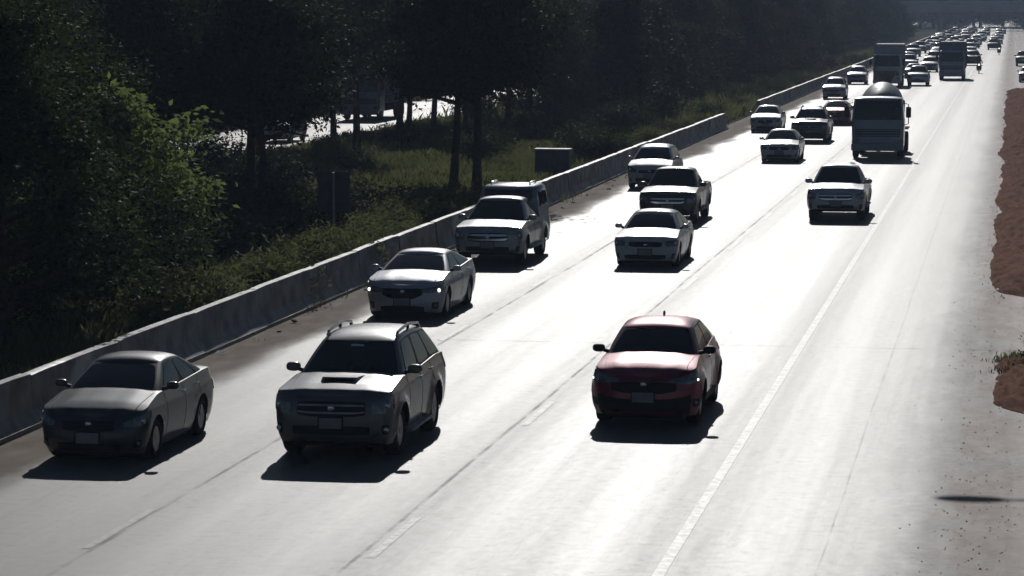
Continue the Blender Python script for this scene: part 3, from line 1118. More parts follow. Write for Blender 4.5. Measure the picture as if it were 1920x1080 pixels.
F_MPV = dict(head=[(.30, .66, .76), (.5, .65, .81), (.7, .68, .87), (.9, .74, .92), (1.0, .78, .93)], grille=[(0, .62, .74), (.12, .62, .74), (.24, .64, .73)],
             bars=2, intake=[(0, .28, .44), (.15, .28, .44), (.3, .3, .43)], fog=(.62, .36, .045), emblem=.70, plate=.50,
             win=[(1.0, 1.34), (1.39, 1.70), (1.74, 1.96)], handles=[2.3, 3.1], seams=[1.35, 2.35, 3.2])

CARS = {}


def car(kind, mat, x, yf, label, rz=0.0, group='vehicles coming towards the bridge on the main road', name=None, cat=None, far=False):
    S, F, nm, ct = {'exec': (SH_EXEC, F_EXEC, 'sedan_car', 'car'), 'comp': (SH_COMP, F_COMP, 'sedan_car', 'car'), 'old': (SH_OLD, F_OLD, 'sedan_car', 'car'),
                    'suv': (SH_SUV, F_SUV, 'suv_car', 'car'), 'cross': (SH_CROSS, F_CROSS, 'crossover_car', 'car'), 'pick': (SH_PICK, F_PICK, 'pickup_truck', 'pickup'),
                    'mpv': (SH_MPV, F_MPV, 'hatchback_car', 'car')}[kind]
    if kind not in CARS:
        o = build_car(nm, S, mat, F)
        CARS[kind] = o
    else:
        o = copy_tree(CARS[kind], None, mat, far)
    o.location = (x, yf + S.L / 2, 0.0)
    o.rotation_euler = (0, 0, rz)
    tag(o, label, cat or ct, group)
    return o


# front rank, nearest first
car('exec', P_GREY, -13.82, 42.6, 'dark grey sedan nearest the concrete barrier in the bottom left corner')
car('suv', P_BRONZE, -10.25, 43.6, 'grey sport utility car with roof rails and bonnet scoop')
car('cross', P_RED, -5.95, 47.9, 'dark red crossover with black mirrors, nearest car in the middle lane')
car('comp', P_PEARL, -13.35, 63.8, 'pale sedan with lit headlights behind the dark grey sedan')
o4 = car('pick', P_SILVER, -13.85, 77.4, 'silver pickup with a raised windowed canopy over its bed')
car('old', P_WHITE, -9.6, 77.6, 'white sedan in front of the black pickup', cat='car')
car('pick', P_BLACK, -10.8, 93.0, 'black pickup close behind the white sedan')
car('mpv', P_WHITE, -13.6, 111.0, 'white people carrier beside the barrier, left of the black pickup')
car('pick', P_PEARL, -5.6, 95.6, 'pale pickup on its own ahead of the mixer lorry')
car('old', P_WHITE, -10.2, 131.0, 'white sedan left of the mixer lorry, partly hiding a black car')
car('suv', P_BLACK, -10.15, 150.0, 'black sport utility car behind the small white sedan')
car('exec', P_PEARL, -13.4, 162.0, 'pale sedan at the opening in the barrier')
car('comp', P_RED, -10.2, 172.5, 'red sedan half hidden by the mixer lorry')
car('mpv', P_WHITE, -13.1, 220.0, 'white hatchback beside the barrier behind the red sedan')


# ------------------------------------------------------------------ lorries
def build_lorry(name, mat, body, bodymat, length=8.0, cab_h=2.9, W=2.4):
    root = empty(name)
    gc, cl = .55, 1.85
    belt = gc + (cab_h - gc) * .52
    S = CarShape(L=cl, W=W, H=cab_h, nf=4.2, Df=.42, nr=8, Dr=.12, gc=gc, r=.02, fa=-5, ra=-6,
                 top=[(0, belt), (cl, belt)], side=[(gc, .03), (belt, 0), (cab_h, .02)], fp=[(gc, .0), (gc + .3, 0), (belt, .06)], rp=[(gc, 0), (belt, 0)],
                 crown=.0, ridge=0, cowl=.03, wt=.26, rr=1.78, rb=1.84, wr=W / 2 - .12, drop=.05, Db=.40, Dt=.34, bulge=.01, rearD=.12)
    y0 = -length / 2
    sh = Vector((0, y0 + cl / 2, 0))
    def mv(me):
        me.transform(Matrix.Translation(sh))
        return me
    obj('cab_body', mv(S.body_mesh('cab_body')), mat, root, by_object=True)
    obj('cab_roof', mv(S.green_mesh('cab_roof')), mat, root, by_object=True)
    def pt(nm, f, nu, nv, off, m, par=root):
        return obj(nm, mv(mesh_from(nm, *patch(f, nu, nv, off))), m, par)
    pt('windshield_surround', lambda a, b: S.G(.66 * (2 * a - 1), .04 + .90 * b), 18, 6, .005, M_TRIM)
    pt('windshield', lambda a, b: S.G(.62 * (2 * rounded(a, b)[0] - 1), .07 + .82 * rounded(a, b)[1]), 18, 8, .011, M_GLASS)
    for sg in (-1, 1):
        pt('side_window', lambda a, b: S.G(sg * (1.02 + .7 * a), .08 + .74 * b), 6, 5, .008, M_GLASS)
        pt('headlight', lambda a, b: S.B(sg * (.28 + .34 * a), gc + .14 + .17 * b), 6, 3, .012, M_LAMP)
        pt('indicator', lambda a, b: S.B(sg * (.70 + .2 * a), gc + .14 + .15 * b), 4, 3, .012, M_AMBER)
        a0 = Vector((sg * (W / 2 - .05), y0 + .22, cab_h - .30))
        a1 = Vector((sg * (W / 2 + .20), y0 + .02, cab_h - .36))
        a2 = Vector((sg * (W / 2 + .20), y0 + .02, cab_h - 1.25))
        a3 = Vector((sg * (W / 2 - .03), y0 + .25, cab_h - 1.32))
        arm = MB().tube([a0, a1, a2, a3], .022, 6).build('mirror_arm', M_TRIM, root)
        MB().box(((a1 + a2) / 2 + Vector((0, .03, .08))), (.24, .09, .50), .035).build('mirror', M_TRIM, arm)
    grl = pt('grille', lambda a, b: S.B(max(abs(.50 * (2 * a - 1)), 1e-5) * (1 if a >= .5 else -1), gc + .45 + .35 * b), 16, 4, .008, M_TRIM)
    for i in range(3):
        z = gc + .50 + .11 * i
        pt('grille_bar', lambda a, b: S.B(max(abs(.48 * (2 * a - 1)), 1e-5) * (1 if a >= .5 else -1), z + .035 * b), 16, 1, .02, mat, grl)
    bp = MB().box((0, y0 - .03, gc - .02), (W - .02, .34, .36), .06).build('bumper', mat, root, by_object=True)
    MB().box((0, y0 - .21, gc - .02), (.44, .02, .17), .006).build('number_plate', M_PLATE, bp)
    MB().tube([(-.75, y0 - .04, belt + .05), (.1, y0 - .02, belt + .16)], .014, 5).build('wiper', M_TRIM, root)
    MB().box((-.42, .6, .78), (.16, length - 1.0, .22), .02).box((.42, .6, .78), (.16, length - 1.0, .22), .02).box((0, 1.0, .62), (W * .8, length - 3.0, .25), .05).build('chassis', M_UNDER, root)
    add_wheels(root, [(sx * (W / 2 - .17), yy) for sx in (-1, 1) for yy in (y0 + 1.05, y0 + length - 2.6, y0 + length - 1.3)], .49, .28, 8)
    if body == 'box':
        by0, by1, z0, z1 = y0 + cl + .12, y0 + length, 1.0, cab_h + .75
        b = MB().box((0, (by0 + by1) / 2, (z0 + z1) / 2), (W + .06, by1 - by0, z1 - z0), .04).build('cargo_box', bodymat, root)
        for sg in (-1, 1):
            for i in range(9):
                yy = by0 + .3 + i * (by1 - by0 - .6) / 8
                MB().box((sg * (W / 2 + .045), yy, (z0 + z1) / 2), (.03, .06, z1 - z0 - .15), .008).build('side_rib', bodymat, b)
        MB().box((0, by0 + .02, z1 + .01), (W + .08, .06, .06), .015).build('top_rail', M_STEEL, b)
    elif body == 'mixer':
        rot = Matrix.Rotation(math.radians(-13), 3, 'X')
        cy = y0 + cl + 2.75
        d = MB().lathe([(-2.15, .30), (-2.1, .65), (-1.6, .86), (-.9, 1.0), (.1, 1.03), (.8, .95), (1.7, .70), (2.2, .55), (2.25, .45)], 28, 'Y', (0, cy, 2.30), Matrix.Rotation(math.radians(11), 3, 'X'))
        dr = d.build('mixer_drum', bodymat, root)
        h = MB()
        hy = y0 + length - .7
        h.add([(-.55, hy - .5, 3.85), (.55, hy - .5, 3.85), (.55, hy + .5, 3.85), (-.55, hy + .5, 3.85), (-.2, hy - .2, 3.0), (.2, hy - .2, 3.0), (.2, hy + .2, 3.0), (-.2, hy + .2, 3.0)],
              [(0, 1, 5, 4), (1, 2, 6, 5), (2, 3, 7, 6), (3, 0, 4, 7)])
        h.build('loading_hopper', M_STEEL, root)
        MB().tube([(-.7, y0 + cl + .3, .85), (-.7, y0 + cl + .3, 2.1), (.7, y0 + cl + .3, 2.1), (.7, y0 + cl + .3, .85)], .09, 6).build('drum_stand', M_STEEL, root)
        MB().tube([(-.8, hy - .5, .85), (-.45, hy - .3, 3.0), (.45, hy - .3, 3.0), (.8, hy - .5, .85)], .07, 6).build('hopper_stand', M_STEEL, root)
        MB().box((.95, y0 + cl + .25, 2.2), (.42, .5, 1.0), .12).build('water_tank', P_WHITE, root)
        for sg in (-1, 1):
            MB().box((sg * (W / 2 - .16), y0 + length - 1.95, 1.16), (.36, 2.5, .05), .015).build('mudguard', M_UNDER, root)
    return root


lor = build_lorry('mixer_lorry', P_NAVY, 'mixer', pm('drum_paint', (0.30, 0.31, 0.33), (0.2, 0.2, 0.2), 3, 0.4, 0.6, coat=0.3), 8.2, 2.85)
lor.location = (-6.05, 135.5 + 4.1, 0)
tag(lor, 'blue-grey cab-over lorry carrying a mixer drum in the middle lane', 'lorry', 'lorries on the main road')
lor2 = build_lorry('box_lorry', P_NAVY, 'box', pm('box_grey', (0.16, 0.19, 0.24), (0.12, 0.14, 0.18), 2, 0.5, 0.7), 8.6, 2.8)
lor2.location = (-5.6, 279.0 + 4.3, 0)
tag(lor2, 'tall box lorry, rightmost lorry on the main road', 'lorry', 'lorries on the main road')
lor3 = build_lorry('box_lorry', P_PEARL, 'box', pm('box_pale', (0.50, 0.52, 0.55), (0.42, 0.44, 0.47), 2, 0.5, 0.7), 8.6, 2.9)
lor3.location = (-10.55, 253.0 + 4.3, 0)
tag(lor3, 'tall pale lorry standing directly behind the mixer lorry', 'lorry', 'lorries on the main road')
lor4 = copy_tree(lor2)
lor4.location = (-39.4, 176.0 + 4.3, -0.03)
tag(lor4, 'dark box lorry on the side road seen under the trees', 'lorry', 'vehicles on the side road')

# further back in the queue
GRP = 'vehicles coming towards the bridge on the main road'
car('mpv', P_NAVY, -13.6, 262.0, 'blue-grey van-like car between the barrier and the tall pale lorry')
car('pick', P_WHITE, -8.1, 258.0, 'white pickup between the tall pale lorry and the box lorry')
car('comp', P_WHITE, -9.4, 285.0, 'white car directly behind the white pickup')
car('mpv', P_WHITE, -8.6, 312.0, 'second white car behind the white pickup')
car('pick', P_PEARL, -11.0, 318.0, 'pale pickup peeping past the tall pale lorry')
car('suv', P_WHITE, -8.9, 342.0, 'white sport utility car ahead of the distant pale sedan')
car('old', P_PEARL, -12.3, 356.0, 'pale sedan far back in the barrier lane')
car('suv', P_BLACK, -4.6, 347.0, 'dark car showing behind the box lorry')
car('old', P_WHITE, 1.45, 272.0, 'white car cut by the right edge, on the apron')
car('pick', P_BLACK, 1.3, 344.0, 'black pickup at the right edge, farther back than the white car')
rnd = random.Random(11)
kinds = ['old', 'comp', 'mpv', 'pick', 'suv', 'exec']
cols = [P_WHITE, P_PEARL, P_SILVER, P_WHITE, P_BLACK, P_GREY, P_WHITE]
KN = dict(old='sedan', comp='sedan', exec='sedan', mpv='hatchback', pick='pickup', suv='suv')
ORD = ['nearest', 'second', 'third', 'fourth', 'fifth', 'sixth', 'seventh', 'eighth', 'ninth', 'tenth', 'eleventh', 'twelfth', 'thirteenth', 'fourteenth', 'fifteenth',
       'sixteenth', 'seventeenth', 'eighteenth', 'nineteenth', 'twentieth', 'next to last', 'last']
for lane, start, ln in ((-13.4, 405, 'barrier lane'), (-9.9, 372, 'second lane from the barrier'), (-6.2, 392, 'third lane from the barrier'), (-2.9, 470, 'rightmost lane')):
    y, i = start, 0
    while y < 760:
        kd, cm = rnd.choice(kinds), rnd.choice(cols)
        cn = {P_WHITE: 'white', P_PEARL: 'pale', P_SILVER: 'silver', P_BLACK: 'black', P_GREY: 'dark grey'}[cm]
        car(kd, cm, lane + rnd.uniform(-.4, .4), y, 'far-off %s %s, %s in the queue of the %s' % (cn, KN[kd], ORD[min(i, 21)], ln),
            group='far-off vehicles near the overpass', far=True)
        y += rnd.uniform(17, 30)
        i += 1
car('mpv', P_PEARL, -37.3, 146.0, 'pale car on the side road half hidden by tree trunks', group='vehicles on the side road')
c_ = car('old', P_WHITE, -38.0, 206.0, 'white car on the side road right of the two tall trunks', group='vehicles on the side road')
for i, y in enumerate((330, 372, 415)):
    car(['pick', 'comp', 'mpv'][i], P_WHITE, -37.5 - i * .9, y, 'white vehicle glinting far along the side road', group='far vehicles glinting on the side road')
for ob in [o for o in COL.objects if o.parent is None and o.get('group') in ('vehicles on the side road', 'far vehicles glinting on the side road')]:
    ob.location.z = -0.03

# raised canopy on the silver pickup
cp = MB()
cz0, cz1, cy0, cy1 = 1.12, 1.98, 3.36 - 2.6, 5.16 - 2.6
ring = []
for (yy, zz, hw) in ((cy0, cz0, .88), (cy0 + .02, 1.55, .84), (cy0 + .16, cz1 - .08, .76), (cy0 + .30, cz1, .66)):
    ring.append((yy, zz, hw))
vs = []
for (a, zz, hw) in ring:
    b = cy1 - (a - cy0) * .4
    vs += [(-hw, a, zz), (hw, a, zz), (hw, b, zz), (-hw, b, zz)]
fs = []
for i in range(len(ring) - 1):
    for k in range(4):
        fs.append((i * 4 + k, i * 4 + (k + 1) % 4, (i + 1) * 4 + (k + 1) % 4, (i + 1) * 4 + k))
fs.append(tuple((len(ring) - 1) * 4 + k for k in range(4)))
cp.add(vs, fs)
can = cp.build('bed_canopy', P_SILVER, o4, angle=50)
MB().box((0, cy0 + .09, 1.70), (1.36, .06, .34), .02, Matrix.Rotation(math.radians(-15), 3, 'X')).build('canopy_window', M_GLASS, can)
for sg in (-1, 1):
    for (a, b) in ((cy0 + .30, cy0 + .80), (cy0 + .92, cy0 + 1.50)):
        MB().box((sg * .835, (a + b) / 2, 1.60), (.03, b - a, .40), .012, Matrix.Rotation(sg * math.radians(-8), 3, 'Y')).build('canopy_window', M_GLASS, can)
    MB().tube([(sg * .55, cy0 + .35, cz1 - .01), (sg * .55, cy0 + .45, cz1 + .07), (sg * .55, cy1 - .5, cz1 + .07), (sg * .55, cy1 - .4, cz1 - .01)], .022, 6).build('roof_rail', M_CHROME, can)


# ------------------------------------------------------------------ motorcycles and riders
def skin_person(name, joints, edges, mat, parent=None):
    me = bpy.data.meshes.new(name)
    me.from_pydata([j[0] for j in joints], edges, [])
    o = bpy.data.objects.new(name, me)
    COL.objects.link(o)
    sk = o.modifiers.new('skin', 'SKIN')
    for i, j in enumerate(joints):
        r = j[1]
        me.skin_vertices[0].data[i].radius = (r, r) if not isinstance(r, tuple) else r
    me.skin_vertices[0].data[0].use_root = True
    sb = o.modifiers.new('sub', 'SUBSURF')
    sb.levels = sb.render_levels = 1
    me.materials.append(mat)
    if parent:
        o.parent = parent
    return o


def motorcycle(x, y, mat, cloth, mlabel, plabel):
    r = empty('motorcycle', (x, y, 0))
    tag(r, mlabel, 'motorcycle', 'motorcycles on the main road')
    for yy in (-.62, .62):
        w = MB().lathe([(-.04, .2), (-.05, .24), (-.03, .285), (.03, .285), (.05, .24), (.04, .2)], 20, 'X').build('wheel', M_RUB, r, loc=(0, yy, .285))
        MB().lathe([(-.02, .2), (-.02, .03), (.02, .03), (.02, .2)], 16).build('rim', M_RIM, w)
    b = MB()
    b.tube([(0, -.42, .92), (0, -.28, .55), (0, 0, .42), (0, .42, .56), (0, .75, .72)], [.08, .12, .15, .14, .07], 8)
    b.ball((0, -.46, .82), (.17, .12, .22), .8)
    b.build('body', mat, r)
    MB().box((0, .28, .76), (.24, .72, .09), .04).build('seat', M_TRIM, r)
    MB().tube([(-.09, -.62, .285), (-.09, -.46, .95)], .022, 6).tube([(.09, -.62, .285), (.09, -.46, .95)], .022, 6).build('fork', M_STEEL, r)
    hb = MB().tube([(-.34, -.30, 1.03), (-.12, -.42, 1.0), (.12, -.42, 1.0), (.34, -.30, 1.03)], .02, 6).build('handlebar', M_TRIM, r)
    MB().ball((0, -.58, .90), (.09, .05, .09), 1).build('headlight', M_LAMP_ON, r)
    for sg in (-1, 1):
        MB().ball((sg * .30, -.38, 1.18), (.07, .03, .05), .8).build('mirror', M_TRIM, hb)
    J = [((0, .22, .86), .15), ((0, .18, 1.10), .14), ((0, .10, 1.34), .16), ((0, .08, 1.48), .07), ((0, .05, 1.60), .11), ((0, .05, 1.70), .10)]
    Ed = [(0, 1), (1, 2), (2, 3), (3, 4), (4, 5)]
    for sg in (-1, 1):
        n = len(J)
        J += [((sg * .19, .10, 1.40), .075), ((sg * .34, -.04, 1.17), .055), ((sg * .33, -.26, 1.06), .045), ((sg * .32, -.33, 1.05), .04)]
        Ed += [(2, n), (n, n + 1), (n + 1, n + 2), (n + 2, n + 3)]
        n = len(J)
        J += [((sg * .13, .16, .80), .11), ((sg * .20, -.20, .66), .085), ((sg * .18, -.02, .34), .06), ((sg * .18, -.16, .27), .045)]
        Ed += [(0, n), (n, n + 1), (n + 1, n + 2), (n + 2, n + 3)]
    p = skin_person('person', J, Ed, cloth)
    p.location = (x, y, 0)
    tag(p, plabel, 'person', 'riders on motorcycles')
    hm = MB().ball((0, .05, 1.68), (.14, .16, .15), .95, 14, 10).build('helmet', M_TRIM, p)
    return r


CL1 = pm('dark_clothing', (0.03, 0.03, 0.035), (0.05, 0.045, 0.04), 6, 0.9)
motorcycle(-3.4, 308, P_BLACK, CL1, 'motorcycle right of the box lorry, nearer of two', 'person in dark clothes riding the nearer motorcycle')
motorcycle(-1.9, 424, P_BLACK, CL1, 'distant motorcycle near the right road edge', 'person in dark clothes riding the distant motorcycle')


# ------------------------------------------------------------------ concrete barrier
def barrier_panel_mesh(length, h, seed):
    rr = random.Random(seed)
    prof = [(.30, -.02), (.30, .09), (.285, .10), (.155, .30), (.14, .32), (.098, h - .008), (.09, h), (-.09, h), (-.098, h - .008), (-.14, .32), (-.155, .30), (-.285, .10), (-.30, .09), (-.30, -.02)]
    n = len(prof)
    ny = 6
    vs, fs = [], []
    for j in range(ny + 1):
        y = .014 + (length - .028) * j / ny
        e = .012 if j in (0, ny) else 0
        for x, z in prof:
            vs.append((x * (1 - e * 2) + rr.uniform(-.004, .004), y + rr.uniform(-.004, .004), z - (e if z > .5 else 0) + rr.uniform(-.003, .003)))
    for j in range(ny):
        for k in range(n - 1):
            fs.append((j * n + k, j * n + k + 1, (j + 1) * n + k + 1, (j + 1) * n + k))
    fs.append(tuple(range(n)))
    fs.append(tuple(ny * n + k for k in reversed(range(n))))
    me = mesh_from('panel', vs, fs, True, 30, True)
    me.materials.append(M_BARRIER)
    return me


def barrier(y0, y1, label):
    root = empty('concrete_barrier', (-16.15, y0, 0))
    tag(root, label, 'barrier', 'concrete barrier beside the left lane')
    meshes = [barrier_panel_mesh(5.0, .90, i) for i in range(4)]
    y, rr = 0.0, random.Random(int(y0))
    while y < y1 - y0 - 1:
        p = obj('panel', rr.choice(meshes), None, root, (rr.uniform(-.015, .015), y, rr.uniform(-.03, .0)))
        p.rotation_euler = (0, rr.uniform(-.012, .012), rr.uniform(-.005, .005))
        y += 5.0
    return root


barrier(41.5, 166.5, 'long concrete barrier running up the left side of the road to the opening')
barrier(190.0, 640.0, 'farther concrete barrier beginning beyond the opening')

# roadside sign seen from behind, cabinet, small triangular sign
sg_ = empty('road_sign', (-19.1, 81.8, -0.06))
tag(sg_, 'dark back of a road sign on a thin post behind the barrier', 'sign')
MB().tube([(0, 0, 0), (0, 0, 2.3)], .045, 10).build('post', M_STEEL, sg_)
pn = MB().box((0, .06, 1.75), (.95, .02, 1.15), .008).build('panel', pm('sign_back', (0.10, 0.11, 0.14), (0.08, 0.09, 0.11), 4, 0.5, 0.7, metal=.3), sg_)
MB().box((0, .035, 1.45), (.85, .03, .05), .008).build('stiffener', MATS['sign_back'], pn)
MB().box((0, .035, 2.05), (.85, .03, .05), .008).build('stiffener', MATS['sign_back'], pn)
cb = empty('utility_cabinet', (-18.3, 117.5, -0.06))
tag(cb, 'grey box-shaped cabinet standing in the grass behind the barrier', 'cabinet')
MB().box((0, 0, .07), (1.55, .75, .16), .02).build('plinth', M_CONC, cb)
MB().box((0, 0, .68), (1.40, .62, 1.06), .03).build('housing', pm('cabinet_grey', (0.11, 0.12, 0.145), (0.08, 0.09, 0.11), 3, 0.5, 0.7), cb)
MB().box((0, 0, 1.25), (1.5, .72, .07), .02).build('lid', pm('cabinet_lid', (0.45, 0.46, 0.47), (0.38, 0.38, 0.38), 3, 0.5, 0.7), cb)
for sg in (-1, 1):
    d = MB().box((sg * .34, -.32, .68), (.62, .02, .94), .008).build('door', MATS['cabinet_grey'], cb)
    MB().box((sg * .08, -.34, .70), (.03, .03, .14), .008).build('handle', M_STEEL, d)
tg = empty('warning_sign', (-20.0, 322.0, -0.06))
tag(tg, 'small pale triangular sign beyond the barrier far up the road', 'sign')
MB().tube([(0, 0, 0), (0, 0, 1.5)], .04, 8).build('post', M_STEEL, tg)
MB().add([(-.55, -.03, 1.2), (.55, -.03, 1.2), (0, -.03, 2.15), (-.55, 0, 1.2), (.55, 0, 1.2), (0, 0, 2.15)], [(0, 1, 2), (5, 4, 3), (0, 3, 4, 1), (1, 4, 5, 2), (2, 5, 3, 0)]).build(
    'panel', pm('sign_pale', (0.5, 0.5, 0.5), (0.4, 0.4, 0.4), 4, 0.6), tg)

# street lamp outside the right edge: its arm throws the paddle-shaped shadow
def street_lamp(x, y, h, arm, label):
    r = empty('street_lamp', (x, y, 0))
    tag(r, label, 'street lamp', 'street lamps on the right side')
    MB().tube([(0, 0, 0), (0, 0, .3), (0, 0, h - .3), (-.3, 0, h)], [.12, .09, .06, .05], 12).build('pole', M_STEEL, r)
    MB().box((0, 0, .015), (.42, .42, .03), .005).build('base_plate', M_STEEL, r)
    MB().tube([(-.28, 0, h), (-arm, 0, h + .15)], [.045, .035], 10).build('arm', M_STEEL, r)
    MB().ball((-arm - .35, 0, h + .15), (.52, .20, .10), .9, 16, 8).build('lamp_head', M_STEEL, r)
    return r


ct = 1 / math.tan(SUN_EL)
LH = 8.6
street_lamp(-0.62 + 0.45 - math.sin(SUN_AZ) * ct * LH + 5.0, 42.1 + math.cos(SUN_AZ) * ct * LH, LH, 5.0, 'tall galvanised lamp post on the apron whose arm shades the road')

# litter along the foot of the barrier
lit_m = [pm('litter_white', (0.6, 0.6, 0.58), (0.4, 0.4, 0.4), 9, 0.7), pm('litter_brown', (0.10, 0.075, 0.05), (0.06, 0.05, 0.04), 9, 0.9)]
lr = random.Random(3)
for i in range(26):
    y = 54 + i * 3.1 + lr.uniform(-1.2, 1.2)
    x = -15.72 + abs(lr.gauss(0, .35))
    s = lr.uniform(.05, .14)
    vs = [(lr.uniform(-1, 1) * s, lr.uniform(-1, 1) * s, abs(lr.uniform(0, 1)) * s * .6) for _ in range(9)]
    bm = bmesh.new()
    for v in vs:
        bm.verts.new(v)
    bmesh.ops.convex_hull(bm, input=bm.verts)
    me = bpy.data.meshes.new('litter')
    bm.to_mesh(me)
    bm.free()
    k = 0 if lr.random() < .35 else 1
    me.materials.append(lit_m[k])
    o = obj('litter_scrap', me, None, None, (x, y, .004))
    tag(o, ['small pale scrap of litter on the dusty strip by the barrier', 'small dark clod of dirt on the dusty strip by the barrier'][k], 'litter', ['pale litter along the barrier', 'dark clods along the barrier'][k])

# ------------------------------------------------------------------ overpass far up the road
M_DECK = pm('overpass_concrete', (0.52, 0.52, 0.53), (0.42, 0.42, 0.43), 0.3, 0.85, 0.95, spec=0.2)
ov = empty('overpass', (-12, 830, 0))
tag(ov, 'grey concrete overpass crossing the far end of the road', 'bridge')
MB().box((0, 0, 6.0), (170, 11, 2.0), .15).build('deck', M_DECK, ov)
for sg in (-1, 1):
    MB().box((0, sg * 5.4, 7.6), (170, .3, 1.0), .05).build('parapet', M_DECK, ov)
for x in (-38, -8, 16, 40):
    MB().box((x, 0, 2.4), (1.3, 6, 5.2), .25).build('pillar', M_DECK, ov)


# ------------------------------------------------------------------ trees
def leaf_cloud(centres, rads, counts, size, rs, droop=0.0, aspect=.42, flat=.75):
    """leaf blades scattered in soft clumps; returns verts (N*4), faces"""
    P = np.concatenate([c + rs.normal(size=(n, 3)) * np.array([r, r, r * flat]) * .55 for c, r, n in zip(centres, rads, counts)])
    n = len(P)
    d = rs.normal(size=(n, 3))
    d[:, 2] = d[:, 2] * .6 - droop
    d /= np.linalg.norm(d, axis=1)[:, None]
    q = rs.normal(size=(n, 3))
    s = np.cross(d, q)
    s /= np.linalg.norm(s, axis=1)[:, None] + 1e-9
    nn = np.cross(d, s)
    L = size * rs.uniform(.45, 1.5, size=(n, 1))
    W = L * aspect
    v0 = P
    v1 = P + d * L * .45 + s * W * .5 + nn * L * .06
    v2 = P + d * L + nn * (-L * .10)
    v3 = P + d * L * .45 - s * W * .5 + nn * L * .06
    V = np.stack([v0, v1, v2, v3], 1).reshape(-1, 3)
    F = np.arange(n * 4).reshape(-1, 4)
    return V, F


def np_mesh(name, V, F, mat):
    me = bpy.data.meshes.new(name)
    me.vertices.add(len(V))
    me.vertices.foreach_set('co', V.astype(np.float32).ravel())
    me.loops.add(F.size)
    me.loops.foreach_set('vertex_index', F.astype(np.int32).ravel())
    me.polygons.add(len(F))
    me.polygons.foreach_set('loop_start', np.arange(0, F.size, F.shape[1], dtype=np.int32))
    me.update(calc_edges=True)
    me.materials.append(mat)
    return me


def tree_meshes(seed, h, crown_lo, rad, trunk_r, n_leaf, size, mat, lean=.4, droop=.2, clump=.75, spread_low=1.0):
    rs = np.random.RandomState(seed)
    t = MB()
    top = np.array([rs.uniform(-lean, lean), rs.uniform(-lean, lean), h * .92])
    base_pts = []
    for i in range(8):
        f = i / 7
        base_pts.append(np.array([top[0] * f + .10 * math.sin(f * 5 + seed), top[1] * f + .10 * math.cos(f * 4 + seed), top[2] * f - (.1 if i == 0 else 0)]))
    t.tube(base_pts, [trunk_r * (1.25 if i == 0 else 1 - .80 * i / 7) for i in range(8)], 9)
    cs, rr, cn = [], [], []
    nl = int(10 + h * 1.3)
    for i in range(nl):
        f = (i + .5) / nl
        z0 = crown_lo * .75 + (h * .9 - crown_lo * .75) * f
        ff = z0 / top[2]
        b = np.array([top[0] * ff, top[1] * ff, z0])
        a = i * 2.4 + rs.uniform(-.5, .5)
        prof = math.sin(PI * min(1, (.30 * spread_low + .70 * f))) ** .7 if f > .0 else .6
        ln = rad * max(.3, prof) * rs.uniform(.7, 1.12)
        rise = rs.uniform(-.05, .45) * ln * (1 if f > .3 else .4)
        e = b + np.array([math.cos(a) * ln, math.sin(a) * ln, rise])
        m = (b + e) / 2 + np.array([0, 0, .12 * ln])
        r0 = trunk_r * (.42 * (1 - f) + .14)
        t.tube([b, m, e], [r0, r0 * .6, r0 * .22], 5, False)
        for q in range(5):
            g = .35 + .65 * (q + rs.uniform(0, 1)) / 5
            c = b + (e - b) * g + np.array([rs.normal() * .28, rs.normal() * .28, .12 * ln * 4 * g * (1 - g) + rs.normal() * .22]) * rad / 3.5
            if c[2] < crown_lo:
                c[2] = crown_lo + rs.uniform(0, .5)
            cs.append(c)
            rr.append(clump * rs.uniform(.6, 1.35))
            t.tube([b + (e - b) * g * .8 + np.array([0, 0, .1 * ln * g]), c], [r0 * .25, r0 * .1], 4, False)
    wts = np.array(rr) ** 2
    cn = np.maximum(8, (n_leaf * wts / wts.sum()).astype(int))
    V, F = leaf_cloud(cs, rr, cn, size, rs, droop)
    return t.mesh('trunk', True, 60, False), np_mesh('crown', V, F, mat)


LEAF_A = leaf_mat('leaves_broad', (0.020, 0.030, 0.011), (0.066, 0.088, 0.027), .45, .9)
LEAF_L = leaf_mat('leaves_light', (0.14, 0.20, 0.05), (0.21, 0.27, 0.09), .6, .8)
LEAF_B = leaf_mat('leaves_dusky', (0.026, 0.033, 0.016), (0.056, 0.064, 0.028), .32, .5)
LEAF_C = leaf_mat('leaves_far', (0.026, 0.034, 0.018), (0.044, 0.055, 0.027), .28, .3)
GRASS_M = leaf_mat('grass_blades', (0.10, 0.125, 0.04), (0.19, 0.19, 0.08), .55, .35)

TREES = {}
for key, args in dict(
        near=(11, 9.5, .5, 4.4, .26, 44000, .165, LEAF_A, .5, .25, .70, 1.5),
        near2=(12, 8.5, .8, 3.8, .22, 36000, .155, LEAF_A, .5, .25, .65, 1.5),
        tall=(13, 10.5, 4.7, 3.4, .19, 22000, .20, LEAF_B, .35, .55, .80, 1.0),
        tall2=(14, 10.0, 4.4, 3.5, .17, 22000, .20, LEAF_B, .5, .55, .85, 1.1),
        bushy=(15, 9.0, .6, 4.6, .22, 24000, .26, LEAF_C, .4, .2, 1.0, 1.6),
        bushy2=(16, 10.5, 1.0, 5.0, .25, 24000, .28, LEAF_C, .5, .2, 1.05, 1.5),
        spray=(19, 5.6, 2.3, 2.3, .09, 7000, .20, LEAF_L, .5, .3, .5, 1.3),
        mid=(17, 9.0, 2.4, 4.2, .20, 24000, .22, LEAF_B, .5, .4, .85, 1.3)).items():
    TREES[key] = tree_meshes(*args)
    TREES[key][0].materials.append(M_BARK)


